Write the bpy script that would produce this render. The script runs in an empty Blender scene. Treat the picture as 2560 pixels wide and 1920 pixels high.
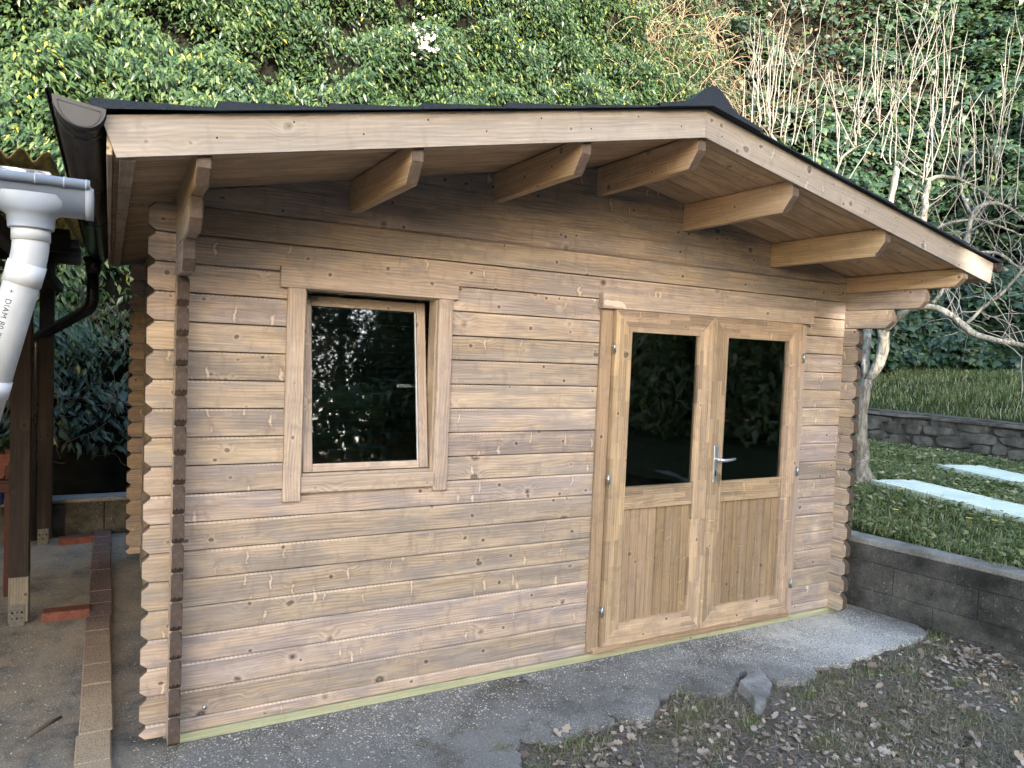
import bpy, bmesh, math, random, json
import numpy as np
from mathutils import Matrix, Vector
R = math.radians
random.seed(11); RNG = np.random.default_rng(7)
sc = bpy.context.scene
COL = sc.collection

# ---------------------------------------------------------------- camera
cd = bpy.data.cameras.new('camera'); cam = bpy.data.objects.new('camera', cd); COL.objects.link(cam)
yaw, pitch, roll = 0.502710081, -0.0436704327, 0.0410658824
f_ = Vector((math.sin(yaw)*math.cos(pitch), math.cos(yaw)*math.cos(pitch), math.sin(pitch)))
r0 = Vector((math.cos(yaw), -math.sin(yaw), 0)); u0 = r0.cross(f_)
r_ = math.cos(roll)*r0 + math.sin(roll)*u0; u_ = -math.sin(roll)*r0 + math.cos(roll)*u0
m3 = Matrix((r_, u_, -f_)).transposed()
cam.matrix_world = Matrix.Translation((-0.286218, -3.307817, 1.726093)) @ m3.to_4x4()
cd.sensor_width = 36; cd.sensor_fit = 'HORIZONTAL'; cd.lens = 36*1835.0/2560; cd.clip_start = .02; cd.clip_end = 600
sc.camera = cam
# ---------------------------------------------------------------- sky, sun, exposure
SUN = Vector((.20, 1, -.2245))                      # direction the light travels
world = bpy.data.worlds.new('World'); sc.world = world; world.use_nodes = True
wn = world.node_tree
sky = wn.nodes.new('ShaderNodeTexSky'); sky.sky_type = 'NISHITA'; sky.sun_disc = False
sky.sun_elevation = math.atan2(-SUN.z, math.hypot(SUN.x, SUN.y))
sky.sun_rotation = math.atan2(-SUN.x, -SUN.y) % (2*math.pi)
sky.air_density = 1.0; sky.dust_density = 1.5; sky.ozone_density = 1.0
wn.links.new(sky.outputs[0], wn.nodes['Background'].inputs[0]); wn.nodes['Background'].inputs[1].default_value = .15
sd = bpy.data.lights.new('sun', 'SUN'); sun = bpy.data.objects.new('sun', sd); COL.objects.link(sun)
sd.energy = 2.0; sd.angle = R(.53); sd.color = (1, .93, .82)
sun.rotation_euler = SUN.to_track_quat('-Z', 'Y').to_euler(); sun.location = (-8, -18, 12)
vs = sc.view_settings; vs.view_transform = 'Standard'; vs.look = 'None'; vs.gamma = 1; vs.exposure = 3.3
sc.cycles.max_bounces = 6; sc.cycles.diffuse_bounces = 4; sc.cycles.glossy_bounces = 3; sc.cycles.transmission_bounces = 4; sc.cycles.transparent_max_bounces = 8

# ---------------------------------------------------------------- node helpers
class NT:
    def __init__(s, name):
        s.m = bpy.data.materials.new(name); s.m.use_nodes = True; s.t = s.m.node_tree
        s.b = s.t.nodes['Principled BSDF']; s.out = s.t.nodes['Material Output']
    def set(s, sock, v):
        if isinstance(v, bpy.types.NodeSocket): s.t.links.new(v, sock)
        elif isinstance(v, (tuple, list)) and len(v) == 3 and sock.type == 'RGBA': sock.default_value = (*v, 1)
        else: sock.default_value = v
    def n(s, typ, ins=None, **props):
        nd = s.t.nodes.new(typ)
        for k, v in props.items(): setattr(nd, k, v)
        for k, v in (ins or {}).items(): s.set(nd.inputs[k], v)
        return nd
    def math(s, op, a, b=0.0, c=0.0, clamp=False):
        nd = s.n('ShaderNodeMath', {0: a, 1: b, 2: c}, operation=op, use_clamp=clamp); return nd.outputs[0]
    def vmath(s, op, a, b):
        nd = s.n('ShaderNodeVectorMath', {0: a, 1: b}, operation=op); return nd.outputs[0]
    def mix(s, f, a, b, mode='MIX'):
        nd = s.n('ShaderNodeMix', None, data_type='RGBA', blend_type=mode)
        s.set(nd.inputs[0], f); s.set(nd.inputs[6], a); s.set(nd.inputs[7], b); return nd.outputs[2]
    def ramp(s, f, stops):
        nd = s.n('ShaderNodeValToRGB', {0: f}); e = nd.color_ramp.elements
        while len(e) < len(stops): e.new(.5)
        for i, (p, c) in enumerate(stops):
            e[i].position = p; e[i].color = (*c, 1) if len(c) == 3 else c
        return nd.outputs[0]
    def rng(s, v, a, b, c=0.0, d=1.0, smooth=False):
        nd = s.n('ShaderNodeMapRange', {0: v, 1: a, 2: b, 3: c, 4: d}, clamp=True)
        if smooth: nd.interpolation_type = 'SMOOTHSTEP'
        return nd.outputs[0]
    def noise(s, vec, scale, detail=3.0, rough=.55, dist=0.0):
        return s.n('ShaderNodeTexNoise', {'Vector': vec, 'Scale': scale, 'Detail': detail, 'Roughness': rough, 'Distortion': dist}).outputs[0]
    def vor(s, vec, scale, feature='F1', rnd=1.0):
        return s.n('ShaderNodeTexVoronoi', {'Vector': vec, 'Scale': scale, 'Randomness': rnd}, feature=feature)
    def scaled(s, vec, k):
        return s.vmath('MULTIPLY', vec, k)
    def fin(s, col, rough=.7, spec=.3, bump=None, bs=.3, bd=.01, metal=0.0):
        s.set(s.b.inputs['Base Color'], col); s.set(s.b.inputs['Roughness'], rough)
        s.set(s.b.inputs['Specular IOR Level'], spec); s.set(s.b.inputs['Metallic'], metal)
        if bump is not None:
            bn = s.n('ShaderNodeBump', {'Height': bump, 'Strength': bs, 'Distance': bd}); s.t.links.new(bn.outputs[0], s.b.inputs['Normal'])
        return s.m
def objvec(n, jitter=True):
    tc = n.n('ShaderNodeTexCoord').outputs['Object']
    if not jitter: return tc, None
    rnd = n.n('ShaderNodeObjectInfo').outputs['Random']
    off = n.n('ShaderNodeCombineXYZ', {0: n.math('MULTIPLY', rnd, 37.0), 1: n.math('MULTIPLY', rnd, 11.3), 2: n.math('MULTIPLY', rnd, 23.7)}).outputs[0]
    return n.vmath('ADD', tc, off), rnd

# ---------------------------------------------------------------- wood (length along local X)
def wood(name, tan, grey, dark, greyamt=.5, knots=.45, pale=.5, lam=False, teeth=True, rough=.55):
    n = NT(name); P, rnd = objvec(n)
    sx = n.n('ShaderNodeSeparateXYZ', {0: P}); x, y, z = sx.outputs
    wcol = n.n('ShaderNodeTexNoise', {'Vector': P, 'Scale': 22.0, 'Detail': 2.0}).outputs[1]
    kv = n.vor(n.vmath('ADD', n.scaled(P, (.85, .5, 1)), n.scaled(wcol, (.022, .01, .022))), 7.5)
    kd = kv.outputs['Distance']; kc = n.n('ShaderNodeSeparateColor', {0: kv.outputs['Color']}); kr, kg = kc.outputs[0], kc.outputs[1]
    keep = n.math('LESS_THAN', kr, knots); kd = n.math('MULTIPLY', kd, n.rng(kg, 0, 1, .8, 1.9))
    kk = n.math('MULTIPLY', n.rng(kd, .17, .09, 0, 1, True), keep)
    halo = n.math('MULTIPLY', n.rng(kd, .50, .06, 0, 1, True), keep)
    # grain lines bent by long waves and by the knots
    g = n.math('ADD', z, n.math('MULTIPLY', n.noise(n.scaled(P, (1.5, 4, 6)), 1.0, 2.0), .085))
    g = n.math('ADD', g, n.math('MULTIPLY', halo, .030))
    g = n.math('ADD', g, n.math('MULTIPLY', n.noise(n.scaled(P, (9, 9, 30)), 1.0, 2.0), .006))
    ring = n.rng(n.math('SINE', n.math('MULTIPLY', g, 430.0)), -1, 1, 0, 1)
    ringm = n.math('MULTIPLY', ring, n.rng(n.noise(n.scaled(P, (2, 5, 14)), 1.0, 2.0), .35, .65, .15, 1))
    fine = n.noise(n.scaled(P, (5, 90, 150)), 1.0, 3.0, .7)
    band = n.noise(n.scaled(P, (1.1, 10, 26)), 1.0, 4.0, .62, .6)
    blot = n.rng(n.noise(n.scaled(P, (3.0, 6, 13)), 1.0, 4.0, .62), .42, .58, 0, 1, True)
    lightc = tuple(min(.9, v*1.42+.045) for v in tan)
    c = n.mix(n.math('MULTIPLY', blot, greyamt), tan, grey)
    c = n.mix(n.rng(band, .53, .72, 0, .52), c, dark); c = n.mix(n.rng(band, .46, .30, 0, .35), c, lightc)
    c = n.mix(n.math('MULTIPLY', ringm, .48), c, dark)
    c = n.mix(n.rng(fine, .48, .75, 0, .42), c, dark); c = n.mix(n.rng(fine, .46, .28, 0, .30), c, lightc)
    chat = n.rng(n.noise(n.vmath('ADD', n.scaled(P, (1.0, .6, 1.0)), n.scaled(wcol, (.03, 0, .03))), 13.0, 5.0, .7), .53, .65, 0, .46)
    c = n.mix(chat, c, tuple(.45*d+.55*g_ for d, g_ in zip(dark, grey)))
    # pale slashes where the stain did not take, and dark smears beside them
    wv = n.vmath('ADD', P, n.scaled(wcol, (.055, .02, .04)))
    for ang, sd in ((24, 0.0), (-30, 5.3)):
        sv = n.n('ShaderNodeMapping', {0: wv, 1: (sd, sd*.7, sd*.3), 2: (0, R(ang), 0), 3: (27, 4, 5.0)}).outputs[0]
        v2 = n.vor(sv, 1.0); q = n.n('ShaderNodeSeparateColor', {0: v2.outputs['Color']}); on = n.math('LESS_THAN', q.outputs[1], .19)
        d2 = n.math('ADD', v2.outputs['Distance'], n.math('MULTIPLY', n.math('SUBTRACT', fine, .5), .25))
        c = n.mix(n.math('MULTIPLY', n.math('MULTIPLY', n.rng(d2, .48, .20, 0, 1, True), on), .35*pale), c, dark)
        c = n.mix(n.math('MULTIPLY', n.math('MULTIPLY', n.rng(d2, .21, .10, 0, 1, True), on), pale), c, lightc)
    # knots: light surround, ringed brown heart
    c = n.mix(n.math('MULTIPLY', n.math('SUBTRACT', n.rng(kd, .30, .13, 0, 1, True), n.rng(kd, .15, .10, 0, 1, True)), n.math('MULTIPLY', keep, .22)), c, lightc)
    pv = n.vor(n.vmath('ADD', n.scaled(P, (.9, .5, 1)), n.scaled(wcol, (.012, .006, .012))), 15.0); pk = n.math('LESS_THAN', n.n('ShaderNodeSeparateColor', {0: pv.outputs['Color']}).outputs[2], .22*knots/.5)
    c = n.mix(n.math('MULTIPLY', n.math('MULTIPLY', n.rng(pv.outputs['Distance'], .34, .16, 0, .5, True), pk), .3), c, lightc)
    c = n.mix(n.math('MULTIPLY', n.math('MULTIPLY', n.rng(pv.outputs['Distance'], .17, .09, 0, 1, True), pk), .85), c, tuple(v*.45 for v in dark))
    kring = n.rng(n.math('SINE', n.math('MULTIPLY', kd, 95.0)), -1, 1, .45, 1)
    c = n.mix(n.math('MULTIPLY', n.math('MULTIPLY', kk, kring), .95), c, tuple(v*.40 for v in dark))
    hgt = n.math('ADD', n.math('MULTIPLY', fine, .5), n.math('MULTIPLY', ring, .3))
    if lam:                                          # glued finger-jointed staves
        br = n.n('ShaderNodeTexBrick', {'Vector': n.n('ShaderNodeCombineXYZ', {0: x, 1: z, 2: 0.0}).outputs[0], 'Scale': 1.0, 'Mortar Size': .0006, 'Mortar Smooth': .3, 'Bias': 0.0, 'Brick Width': .23, 'Row Height': .0285, 'Color1': (.62, .61, .63), 'Color2': (1.22, 1.19, 1.13), 'Mortar': (1.35, 1.28, 1.16)}, offset=.37)
        c = n.mix(.9, c, br.outputs[0], 'MULTIPLY')
    if teeth:                                        # planer marks on the upper bevel of each log
        gn = n.n('ShaderNodeTexCoord').outputs['Normal']; nz = n.n('ShaderNodeSeparateXYZ', {0: gn}).outputs[2]
        tt = n.math('SINE', n.math('MULTIPLY', x, 330.0)); up = n.rng(nz, .3, .5)
        lo = n.rng(n.noise(n.scaled(P, (2.3, 1, 1)), 1.0, 2.0), .38, .58)
        c = n.mix(n.math('MULTIPLY', n.math('MULTIPLY', up, lo), n.rng(tt, -.4, .5, .30, .65)), c, lightc)
    tone = n.rng(rnd, 0, 1, .84, 1.14)
    c = n.mix(1.0, c, n.n('ShaderNodeCombineColor', {0: tone, 1: tone, 2: n.math('MULTIPLY', tone, n.rng(n.math('FRACT', n.math('MULTIPLY', rnd, 13.7)), 0, 1, .93, 1.05))}).outputs[0], 'MULTIPLY')
    return n.fin(c, rough, .35, hgt, .25, .003)
def endgrain(name, base, pale):
    n = NT(name); P, rnd = objvec(n, False)
    rnd = n.n('ShaderNodeObjectInfo').outputs['Random']
    s = n.n('ShaderNodeSeparateXYZ', {0: P}); y, z = s.outputs[1], s.outputs[2]
    yy = n.math('SUBTRACT', y, n.math('MULTIPLY', n.math('SUBTRACT', rnd, .5), .05)); zz = n.math('ADD', z, n.math('MULTIPLY', n.math('SUBTRACT', n.math('FRACT', n.math('MULTIPLY', rnd, 7.31)), .5), .09))
    d = n.math('SQRT', n.math('ADD', n.math('MULTIPLY', yy, yy), n.math('MULTIPLY', zz, zz)))
    ring = n.rng(n.math('SINE', n.math('MULTIPLY', d, 1500.0)), .2, 1.0)
    ns = n.noise(P, 55.0, 3.0)
    c = n.mix(n.math('MULTIPLY', ring, .38), base, pale); c = n.mix(n.rng(ns, .5, .75, 0, .45), c, pale)
    return n.fin(c, .75, .2, ns, .3, .003)
TAN = (.425, .328, .250); GREY = (.295, .250, .228); DARK = (.150, .106, .080)
M = {}
M['log'] = wood('wood_log', TAN, GREY, DARK, .95, .68, .75)
M['trim'] = wood('wood_trim', TAN, GREY, DARK, .35, .55, .35, teeth=False)
M['fascia'] = wood('wood_fascia', (.325, .270, .228), (.285, .250, .230), (.165, .128, .102), .55, .45, .6, teeth=False)  # same stain as the logs; tone shifted for the light it catches
M['soffit'] = wood('wood_soffit', (.49, .35, .225), (.40, .305, .22), (.18, .12, .075), .35, .28, .3, teeth=False)  # soffit and purlin: same stain, eaves light put into warmer tones
M['purlin'] = wood('wood_purlin', (.47, .325, .20), (.37, .265, .18), (.18, .115, .068), .3, .30, .3, teeth=False)
M['lam'] = wood('wood_laminated', (.42, .302, .195), (.285, .225, .17), DARK, .45, .34, .6, lam=True, teeth=False)
M['plank'] = wood('wood_plank', (.33, .228, .138), (.24, .182, .132), (.115, .073, .044), .35, .55, .35, teeth=False)
M['green'] = wood('wood_green', (.43, .42, .26), (.32, .36, .22), (.25, .22, .11), .5, .25, .5, teeth=False)
M['end'] = endgrain('wood_end', (.062, .043, .034), (.175, .13, .105))
M['end2'] = endgrain('wood_end_mid', (.085, .06, .047), (.22, .165, .13))
M['inner'] = wood('wood_inner', (.14, .10, .07), (.11, .09, .07), (.07, .05, .03), .3, .3, .2, teeth=False)
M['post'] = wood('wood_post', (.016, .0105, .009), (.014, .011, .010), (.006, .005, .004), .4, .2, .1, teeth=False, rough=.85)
M['weather'] = wood('wood_weathered', (.16, .14, .125), (.12, .11, .105), (.05, .042, .038), .6, .2, .6, teeth=False)

def plain(name, col, rough=.6, spec=.3, metal=0.0, var=.15, scale=20.0, bump=.0, bd=.004):
    n = NT(name); P, rnd = objvec(n)
    ns = n.noise(P, scale, 4.0)
    c = n.mix(n.rng(ns, .35, .7, 0, 1), tuple(v*(1-var) for v in col), tuple(min(1, v*(1+var)) for v in col))
    return n.fin(c, rough, spec, ns if bump else None, bump, bd, metal)
M['alu'] = plain('brushed_aluminium', (.62, .66, .72), .32, .5, .85, .06)
M['steel'] = plain('zinc_steel', (.34, .39, .41), .35, .5, .9, .2)
M['brass'] = plain('dull_brass', (.36, .30, .22), .35, .5, .9, .15)
M['black'] = plain('black_lacquered_steel', (.016, .014, .014), .27, .5, 0, .2, 8)
M['blackcap'] = plain('charcoal_plastic', (.034, .033, .036), .42, .45, 0, .12, 12)
M['brown'] = plain('brown_lacquered_steel', (.045, .028, .026), .3, .5, 0, .1)
M['pvcgrey'] = plain('grey_pvc', (.27, .30, .35), .38, .45, 0, .07, 9)
M['pvcwhite'] = plain('white_pvc', (.50, .51, .53), .42, .45, 0, .22, 4)
M['ink'] = plain('black_ink', (.02, .02, .022), .6)
M['shingle'] = plain('blue_black_shingle', (.022, .028, .037), .85, .2, 0, .35, 240, .6, .002)
M['felt'] = plain('roof_felt', (.012, .012, .013), .9)
M['foam'] = plain('pale_mint_panel', (.64, .70, .61), .55, .3, 0, .10, 4)
M['chip'] = plain('white_flake', (.8, .8, .78), .6)
M['terra'] = plain('red_clay', (.125, .048, .036), .75, .2, 0, .25, 30, .3)
M['redmetal'] = plain('red_painted_metal', (.035, .009, .008), .5)
M['blue'] = plain('blue_tin', (.015, .03, .12), .5)
M['soil'] = None
def glass():
    n = NT('window_glass')
    fr = n.n('ShaderNodeFresnel', {0: 1.9}).outputs[0]
    tr = n.n('ShaderNodeBsdfTransparent', {0: (.78, .80, .78)}); gl = n.n('ShaderNodeBsdfGlossy', {0: (.95, .97, 1), 1: .02})
    P, _ = objvec(n); bn = n.n('ShaderNodeBump', {'Height': n.noise(P, 2.2, 1.0), 'Strength': .10, 'Distance': .02}); n.t.links.new(bn.outputs[0], gl.inputs['Normal'])
    mx = n.n('ShaderNodeMixShader', {0: fr, 1: tr.outputs[0], 2: gl.outputs[0]})
    n.t.links.new(mx.outputs[0], n.out.inputs[0]); return n.m
M['glass'] = glass()
def leafmat(name, stops, rough=.42, trans=.25, spec=.45):
    n = NT(name); g = n.n('ShaderNodeNewGeometry')
    c = n.ramp(g.outputs['Random Per Island'], stops)
    n.fin(c, rough, spec)
    tl = n.n('ShaderNodeBsdfTranslucent', {0: n.mix(1.0, c, (1.25, 1.3, .7), 'MULTIPLY')})
    mx = n.n('ShaderNodeMixShader', {0: trans, 1: n.b.outputs[0], 2: tl.outputs[0]}); n.t.links.new(mx.outputs[0], n.out.inputs[0])
    return n.m
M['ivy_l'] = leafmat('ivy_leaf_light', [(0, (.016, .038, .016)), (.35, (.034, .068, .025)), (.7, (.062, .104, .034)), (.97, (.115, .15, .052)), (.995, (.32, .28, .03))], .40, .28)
M['ivy_d'] = leafmat('ivy_leaf_shade', [(0, (.014, .030, .015)), (.5, (.026, .052, .026)), (.9, (.044, .078, .036)), (1, (.07, .10, .03))], .36, .15, .5)  # darker leaf copy: shade on the right of the bank put into colour
M['grass'] = leafmat('grass_blade', [(0, (.075, .105, .038)), (.4, (.13, .175, .062)), (.75, (.21, .235, .10)), (1, (.40, .36, .25))], .5, .3, .3)
M['thatch'] = leafmat('dry_grass', [(0, (.13, .107, .08)), (.5, (.25, .21, .16)), (.8, (.15, .155, .07)), (1, (.40, .35, .275))], .7, .2, .2)
M['oak'] = leafmat('dry_oak_leaf', [(0, (.12, .09, .07)), (.3, (.22, .17, .14)), (.65, (.33, .27, .23)), (.9, (.42, .36, .31)), (1, (.26, .16, .09))], .65, .15, .25)
M['dead'] = leafmat('withered_leaf', [(0, (.06, .045, .03)), (.6, (.12, .09, .06)), (1, (.19, .15, .10))], .7, .15, .2)
M['bracket'] = plain('galvanised_bracket', (.10, .10, .095), .6, .4, .3, .3, 60)
M['stem'] = plain('pale_stem', (.22, .17, .115), .8, .2, 0, .3)
M['dstem'] = plain('dark_stem', (.10, .08, .062), .85, .2, 0, .3)
M['petal'] = plain('yellow_petal', (.75, .52, .02), .5)
M['fluff'] = plain('white_fluff', (.36, .34, .32), .9)
M['far'] = leafmat('conifer_leaf', [(0, (.012, .022, .012)), (.6, (.028, .042, .018)), (1, (.055, .07, .024))], .55, .15, .2)
# ---------------------------------------------------------------- mineral materials (scene coordinates = object coordinates)
def asphalt():
    n = NT('speckled_concrete'); P = n.n('ShaderNodeTexCoord').outputs['Object']
    s = n.n('ShaderNodeSeparateXYZ', {0: P}); x, y = s.outputs[0], s.outputs[1]
    big = n.noise(P, 1.5, 5.0, .68); mid = n.noise(P, 9.0, 5.0, .7); fin = n.noise(P, 110.0, 4.0, .75); gra = n.vor(P, 150.0).outputs['Distance']
    c = n.mix(n.rng(fin, .34, .62), (.058, .056, .053), (.27, .262, .248))
    c = n.mix(n.rng(gra, .25, .62, 0, .35), c, (.05, .049, .048))
    c = n.mix(n.rng(big, .40, .60, 0, .55), c, (.22, .215, .205)); c = n.mix(n.rng(big, .48, .34, 0, .55), c, (.050, .049, .050))
    c = n.mix(n.rng(mid, .54, .70, 0, .55), c, (.040, .037, .035))
    ln = n.math('ADD', y, n.math('MULTIPLY', n.math('SUBTRACT', mid, .5), .16)); on = n.rng(x, 1.15, 1.35)
    lipn = n.math('MULTIPLY', n.rng(ln, -.40, -.43), on); c = n.mix(n.math('MULTIPLY', lipn, .85), c, n.mix(n.rng(n.noise(P, 24.0, 5.0, .7), .35, .65), (.17, .166, .158), (.35, .345, .33)))
    c = n.mix(n.math('MULTIPLY', n.math('MULTIPLY', n.rng(ln, -.385, -.415), n.rng(ln, -.445, -.425)), n.math('MULTIPLY', on, n.rng(n.noise(P, 7.0, 3.0), .40, .55, 0, .9))), c, (.045, .045, .022))
    # moss and dirt in blotches
    c = n.mix(n.math('MULTIPLY', n.rng(n.noise(P, 3.6, 6.0, .75), .54, .66), .75), c, n.mix(n.rng(fin, .4, .6), (.040, .034, .020), (.115, .095, .060)))
    # hairline cracks
    cr = n.vor(n.vmath('ADD', P, n.scaled(n.n('ShaderNodeTexNoise', {'Vector': P, 'Scale': 5.0, 'Detail': 4.0}).outputs[1], (.35, .35, 0))), 1.1, 'DISTANCE_TO_EDGE').outputs['Distance']
    c = n.mix(n.math('MULTIPLY', n.rng(cr, .008, .002, 0, .8), n.rng(n.noise(P, 1.1, 2.0), .50, .58)), c, (.018, .017, .015))
    # white flakes of two sizes, in drifts
    warp = n.vmath('ADD', P, n.scaled(n.n('ShaderNodeTexNoise', {'Vector': P, 'Scale': 70.0, 'Detail': 3.0}).outputs[1], (.016, .016, 0)))
    dens = n.rng(n.noise(P, 2.1, 6.0, .75), .48, .64, .0, .30)
    near = n.rng(y, -.40, -.02, 0, .22)
    right = n.math('MULTIPLY', n.rng(x, 2.8, 3.6, 0, .5), n.math('MULTIPLY', n.rng(n.math('ADD', y, n.math('MULTIPLY', mid, .2)), -.30, .05), n.rng(x, 4.5, 4.0)))
    dens = n.math('ADD', n.math('ADD', dens, near), right)
    for scl, am in ((120.0, .34), (210.0, .30)):
        nf = n.noise(warp, scl, 2.0, .6); th = n.math('SUBTRACT', .735, n.math('MULTIPLY', dens, am))
        fl = n.math('MULTIPLY', n.math('SUBTRACT', nf, th), 22.0, clamp=True)
        c = n.mix(n.math('MULTIPLY', fl, .85), c, n.mix(n.noise(P, 33.0, 2.0), (.44, .42, .38), (.66, .64, .60)))
    # tan sawdust drift round the kerb
    drift = n.math('MULTIPLY', n.rng(n.math('ADD', x, n.math('MULTIPLY', big, .5)), .40, -.05), n.rng(n.math('ADD', y, n.math('MULTIPLY', mid, 1.2)), 2.1, .3))
    sw = n.math('MULTIPLY', n.rng(n.noise(P, 150.0, 4.0, .75), .38, .56), n.math('MULTIPLY', drift, n.rng(n.noise(P, 3.1, 6.0, .72), .40, .58, .04, 1)))
    c = n.mix(n.math('MULTIPLY', sw, .92), c, n.mix(fin, (.30, .225, .145), (.52, .41, .27)))
    return n.fin(c, .85, .2, n.math('ADD', fin, n.math('MULTIPLY', mid, 2.0)), .9, .006)
def concrete(name, lo, hi, dirt=(.03, .03, .03), amt=.5, scale=1.0, spots=True):
    n = NT(name); P = n.n('ShaderNodeNewGeometry').outputs['Position']
    a = n.noise(P, 5.0*scale, 5.0, .65); b = n.noise(P, 90.0*scale, 3.0, .7); d = n.noise(P, 2.2*scale, 4.0, .6)
    c = n.mix(n.rng(a, .3, .7), lo, hi); c = n.mix(n.rng(b, .5, .75, 0, .35), c, tuple(v*1.5 for v in hi)); c = n.mix(n.rng(b, .48, .3, 0, .5), c, tuple(v*.45 for v in lo))
    c = n.mix(n.rng(d, .46, .64, 0, amt), c, dirt)
    if spots:
        li = n.math('MULTIPLY', n.rng(n.noise(P, 38.0*scale, 4.0, .75), .61, .68), n.rng(n.noise(P, 5.5*scale, 3.0), .45, .62))
        c = n.mix(n.math('MULTIPLY', li, .75), c, (.30, .30, .28))
        c = n.mix(n.rng(n.noise(P, 7.0*scale, 4.0, .7), .60, .72, 0, .55), c, (.06, .065, .03))
    return n.fin(c, .88, .2, n.math('ADD', b, n.math('MULTIPLY', a, 1.5)), .7, .006)
M['slab'] = asphalt()
M['edge'] = concrete('pale_concrete', (.14, .138, .135), (.31, .308, .305), (.085, .078, .062), .65, 1.6)
M['block'] = concrete('dark_block', (.020, .020, .019), (.105, .10, .092), (.009, .009, .009), .85, 1.0)
M['cap'] = concrete('mossy_cap', (.13, .128, .122), (.27, .265, .25), (.05, .05, .04), .6)
M['stone'] = concrete('field_stone', (.05, .046, .040), (.17, .158, .142), (.028, .027, .023), .7, 1.6)
M['mortar'] = concrete('mortar', (.06, .055, .048), (.12, .112, .10), (.025, .024, .02), .6, 2.0, False)
def soilmat():
    n = NT('soil'); P = n.n('ShaderNodeTexCoord').outputs['Object']
    a = n.noise(P, 2.0, 5.0, .65); b = n.noise(P, 60.0, 4.0, .75); d = n.noise(P, 6.0, 4.0, .6)
    c = n.mix(n.rng(a, .35, .65), (.125, .106, .093), (.25, .222, .196)); c = n.mix(n.rng(b, .35, .7), tuple(v for v in (.055, .045, .039)), c)
    c = n.mix(n.rng(d, .52, .68, 0, .7), c, (.07, .078, .032)); c = n.mix(n.rng(b, .62, .78, 0, .6), c, (.24, .20, .165))
    return n.fin(c, .95, .1, n.math('ADD', b, a), 1.0, .012)
M['soil'] = soilmat()
def lawnmat():
    n = NT('lawn_soil'); P = n.n('ShaderNodeTexCoord').outputs['Object']
    c = n.mix(n.rng(n.noise(P, 3.0, 5.0, .65), .4, .65), (.035, .055, .016), (.075, .065, .035)); c = n.mix(n.rng(n.noise(P, 45.0, 4.0), .4, .7), (.02, .028, .01), c)
    return n.fin(c, .95, .1, n.noise(P, 45.0, 4.0), 1.0, .02)
M['lawn'] = lawnmat()
def brickmat():
    n = NT('dusty_clay_kerb'); g = n.n('ShaderNodeTexCoord').outputs['Object']; P, rnd = objvec(n)
    wv = n.n('ShaderNodeNewGeometry').outputs['Position']; wy = n.n('ShaderNodeSeparateXYZ', {0: wv}).outputs[1]
    c = n.mix(n.noise(P, 18.0, 4.0), (.065, .042, .040), (.14, .092, .085))
    dust = n.math('MULTIPLY', n.rng(n.noise(P, 210.0, 2.0, .7), .34, .52), n.rng(n.math('ADD', wy, n.noise(wv, 3.5, 3.0)), 2.2, .9, 0, 1))
    nz = n.n('ShaderNodeSeparateXYZ', {0: n.n('ShaderNodeNewGeometry').outputs['Normal']}).outputs[2]
    c = n.mix(n.math('MULTIPLY', dust, n.rng(nz, .4, .8, 0, .93)), c, (.45, .345, .225))
    c = n.mix(n.math('MULTIPLY', n.math('LESS_THAN', n.noise(n.scaled(P, (70, 220, 1)), 1.0, 2.0), .40), n.rng(nz, .4, .8, 0, .5)), c, (.42, .38, .33))
    return n.fin(c, .85, .2, n.noise(P, 60.0, 3.0), .4, .004)
M['kerb'] = brickmat()
def barkmat():
    n = NT('lichen_bark'); P = n.n('ShaderNodeTexCoord').outputs['Object']
    v = n.noise(n.scaled(P, (38, 38, 9)), 1.0, 4.0, .7); l = n.noise(P, 13.0, 4.0, .7); w = n.vor(P, 24.0).outputs['Distance']
    c = n.mix(n.rng(v, .38, .62), (.09, .08, .064), (.28, .262, .22)); c = n.mix(n.rng(l, .55, .70, 0, .8), c, (.40, .40, .37)); c = n.mix(n.rng(l, .42, .30, 0, .6), c, (.23, .225, .10))
    return n.fin(c, .9, .15, v, .8, .01)
M['bark'] = barkmat()
M['twig'] = plain('pale_twig', (.27, .24, .205), .7, .25, 0, .25, 9)
def corrmat():
    n = NT('mossy_corrugated_sheet'); P, _ = objvec(n)
    a = n.noise(n.scaled(P, (30, 6, 30)), 1.0, 5.0, .7)
    c = n.mix(n.rng(a, .35, .7), (.11, .085, .035), (.36, .30, .16)); n.fin(c, .8, .2, a, .5, .004)
    tl = n.n('ShaderNodeBsdfTranslucent', {0: c}); mx = n.n('ShaderNodeMixShader', {0: .6, 1: n.b.outputs[0], 2: tl.outputs[0]}); n.t.links.new(mx.outputs[0], n.out.inputs[0]); return n.m
M['corr'] = corrmat()
n_ = NT('flaking_white_paint'); P_, _ = objvec(n_); q_ = n_.noise(n_.scaled(P_, (25, 60, 60)), 1.0, 5.0, .75)
M['flake'] = n_.fin(n_.mix(n_.rng(q_, .46, .54), (.13, .115, .10), (.74, .75, .76)), .7, .25, q_, .4, .003)

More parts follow.
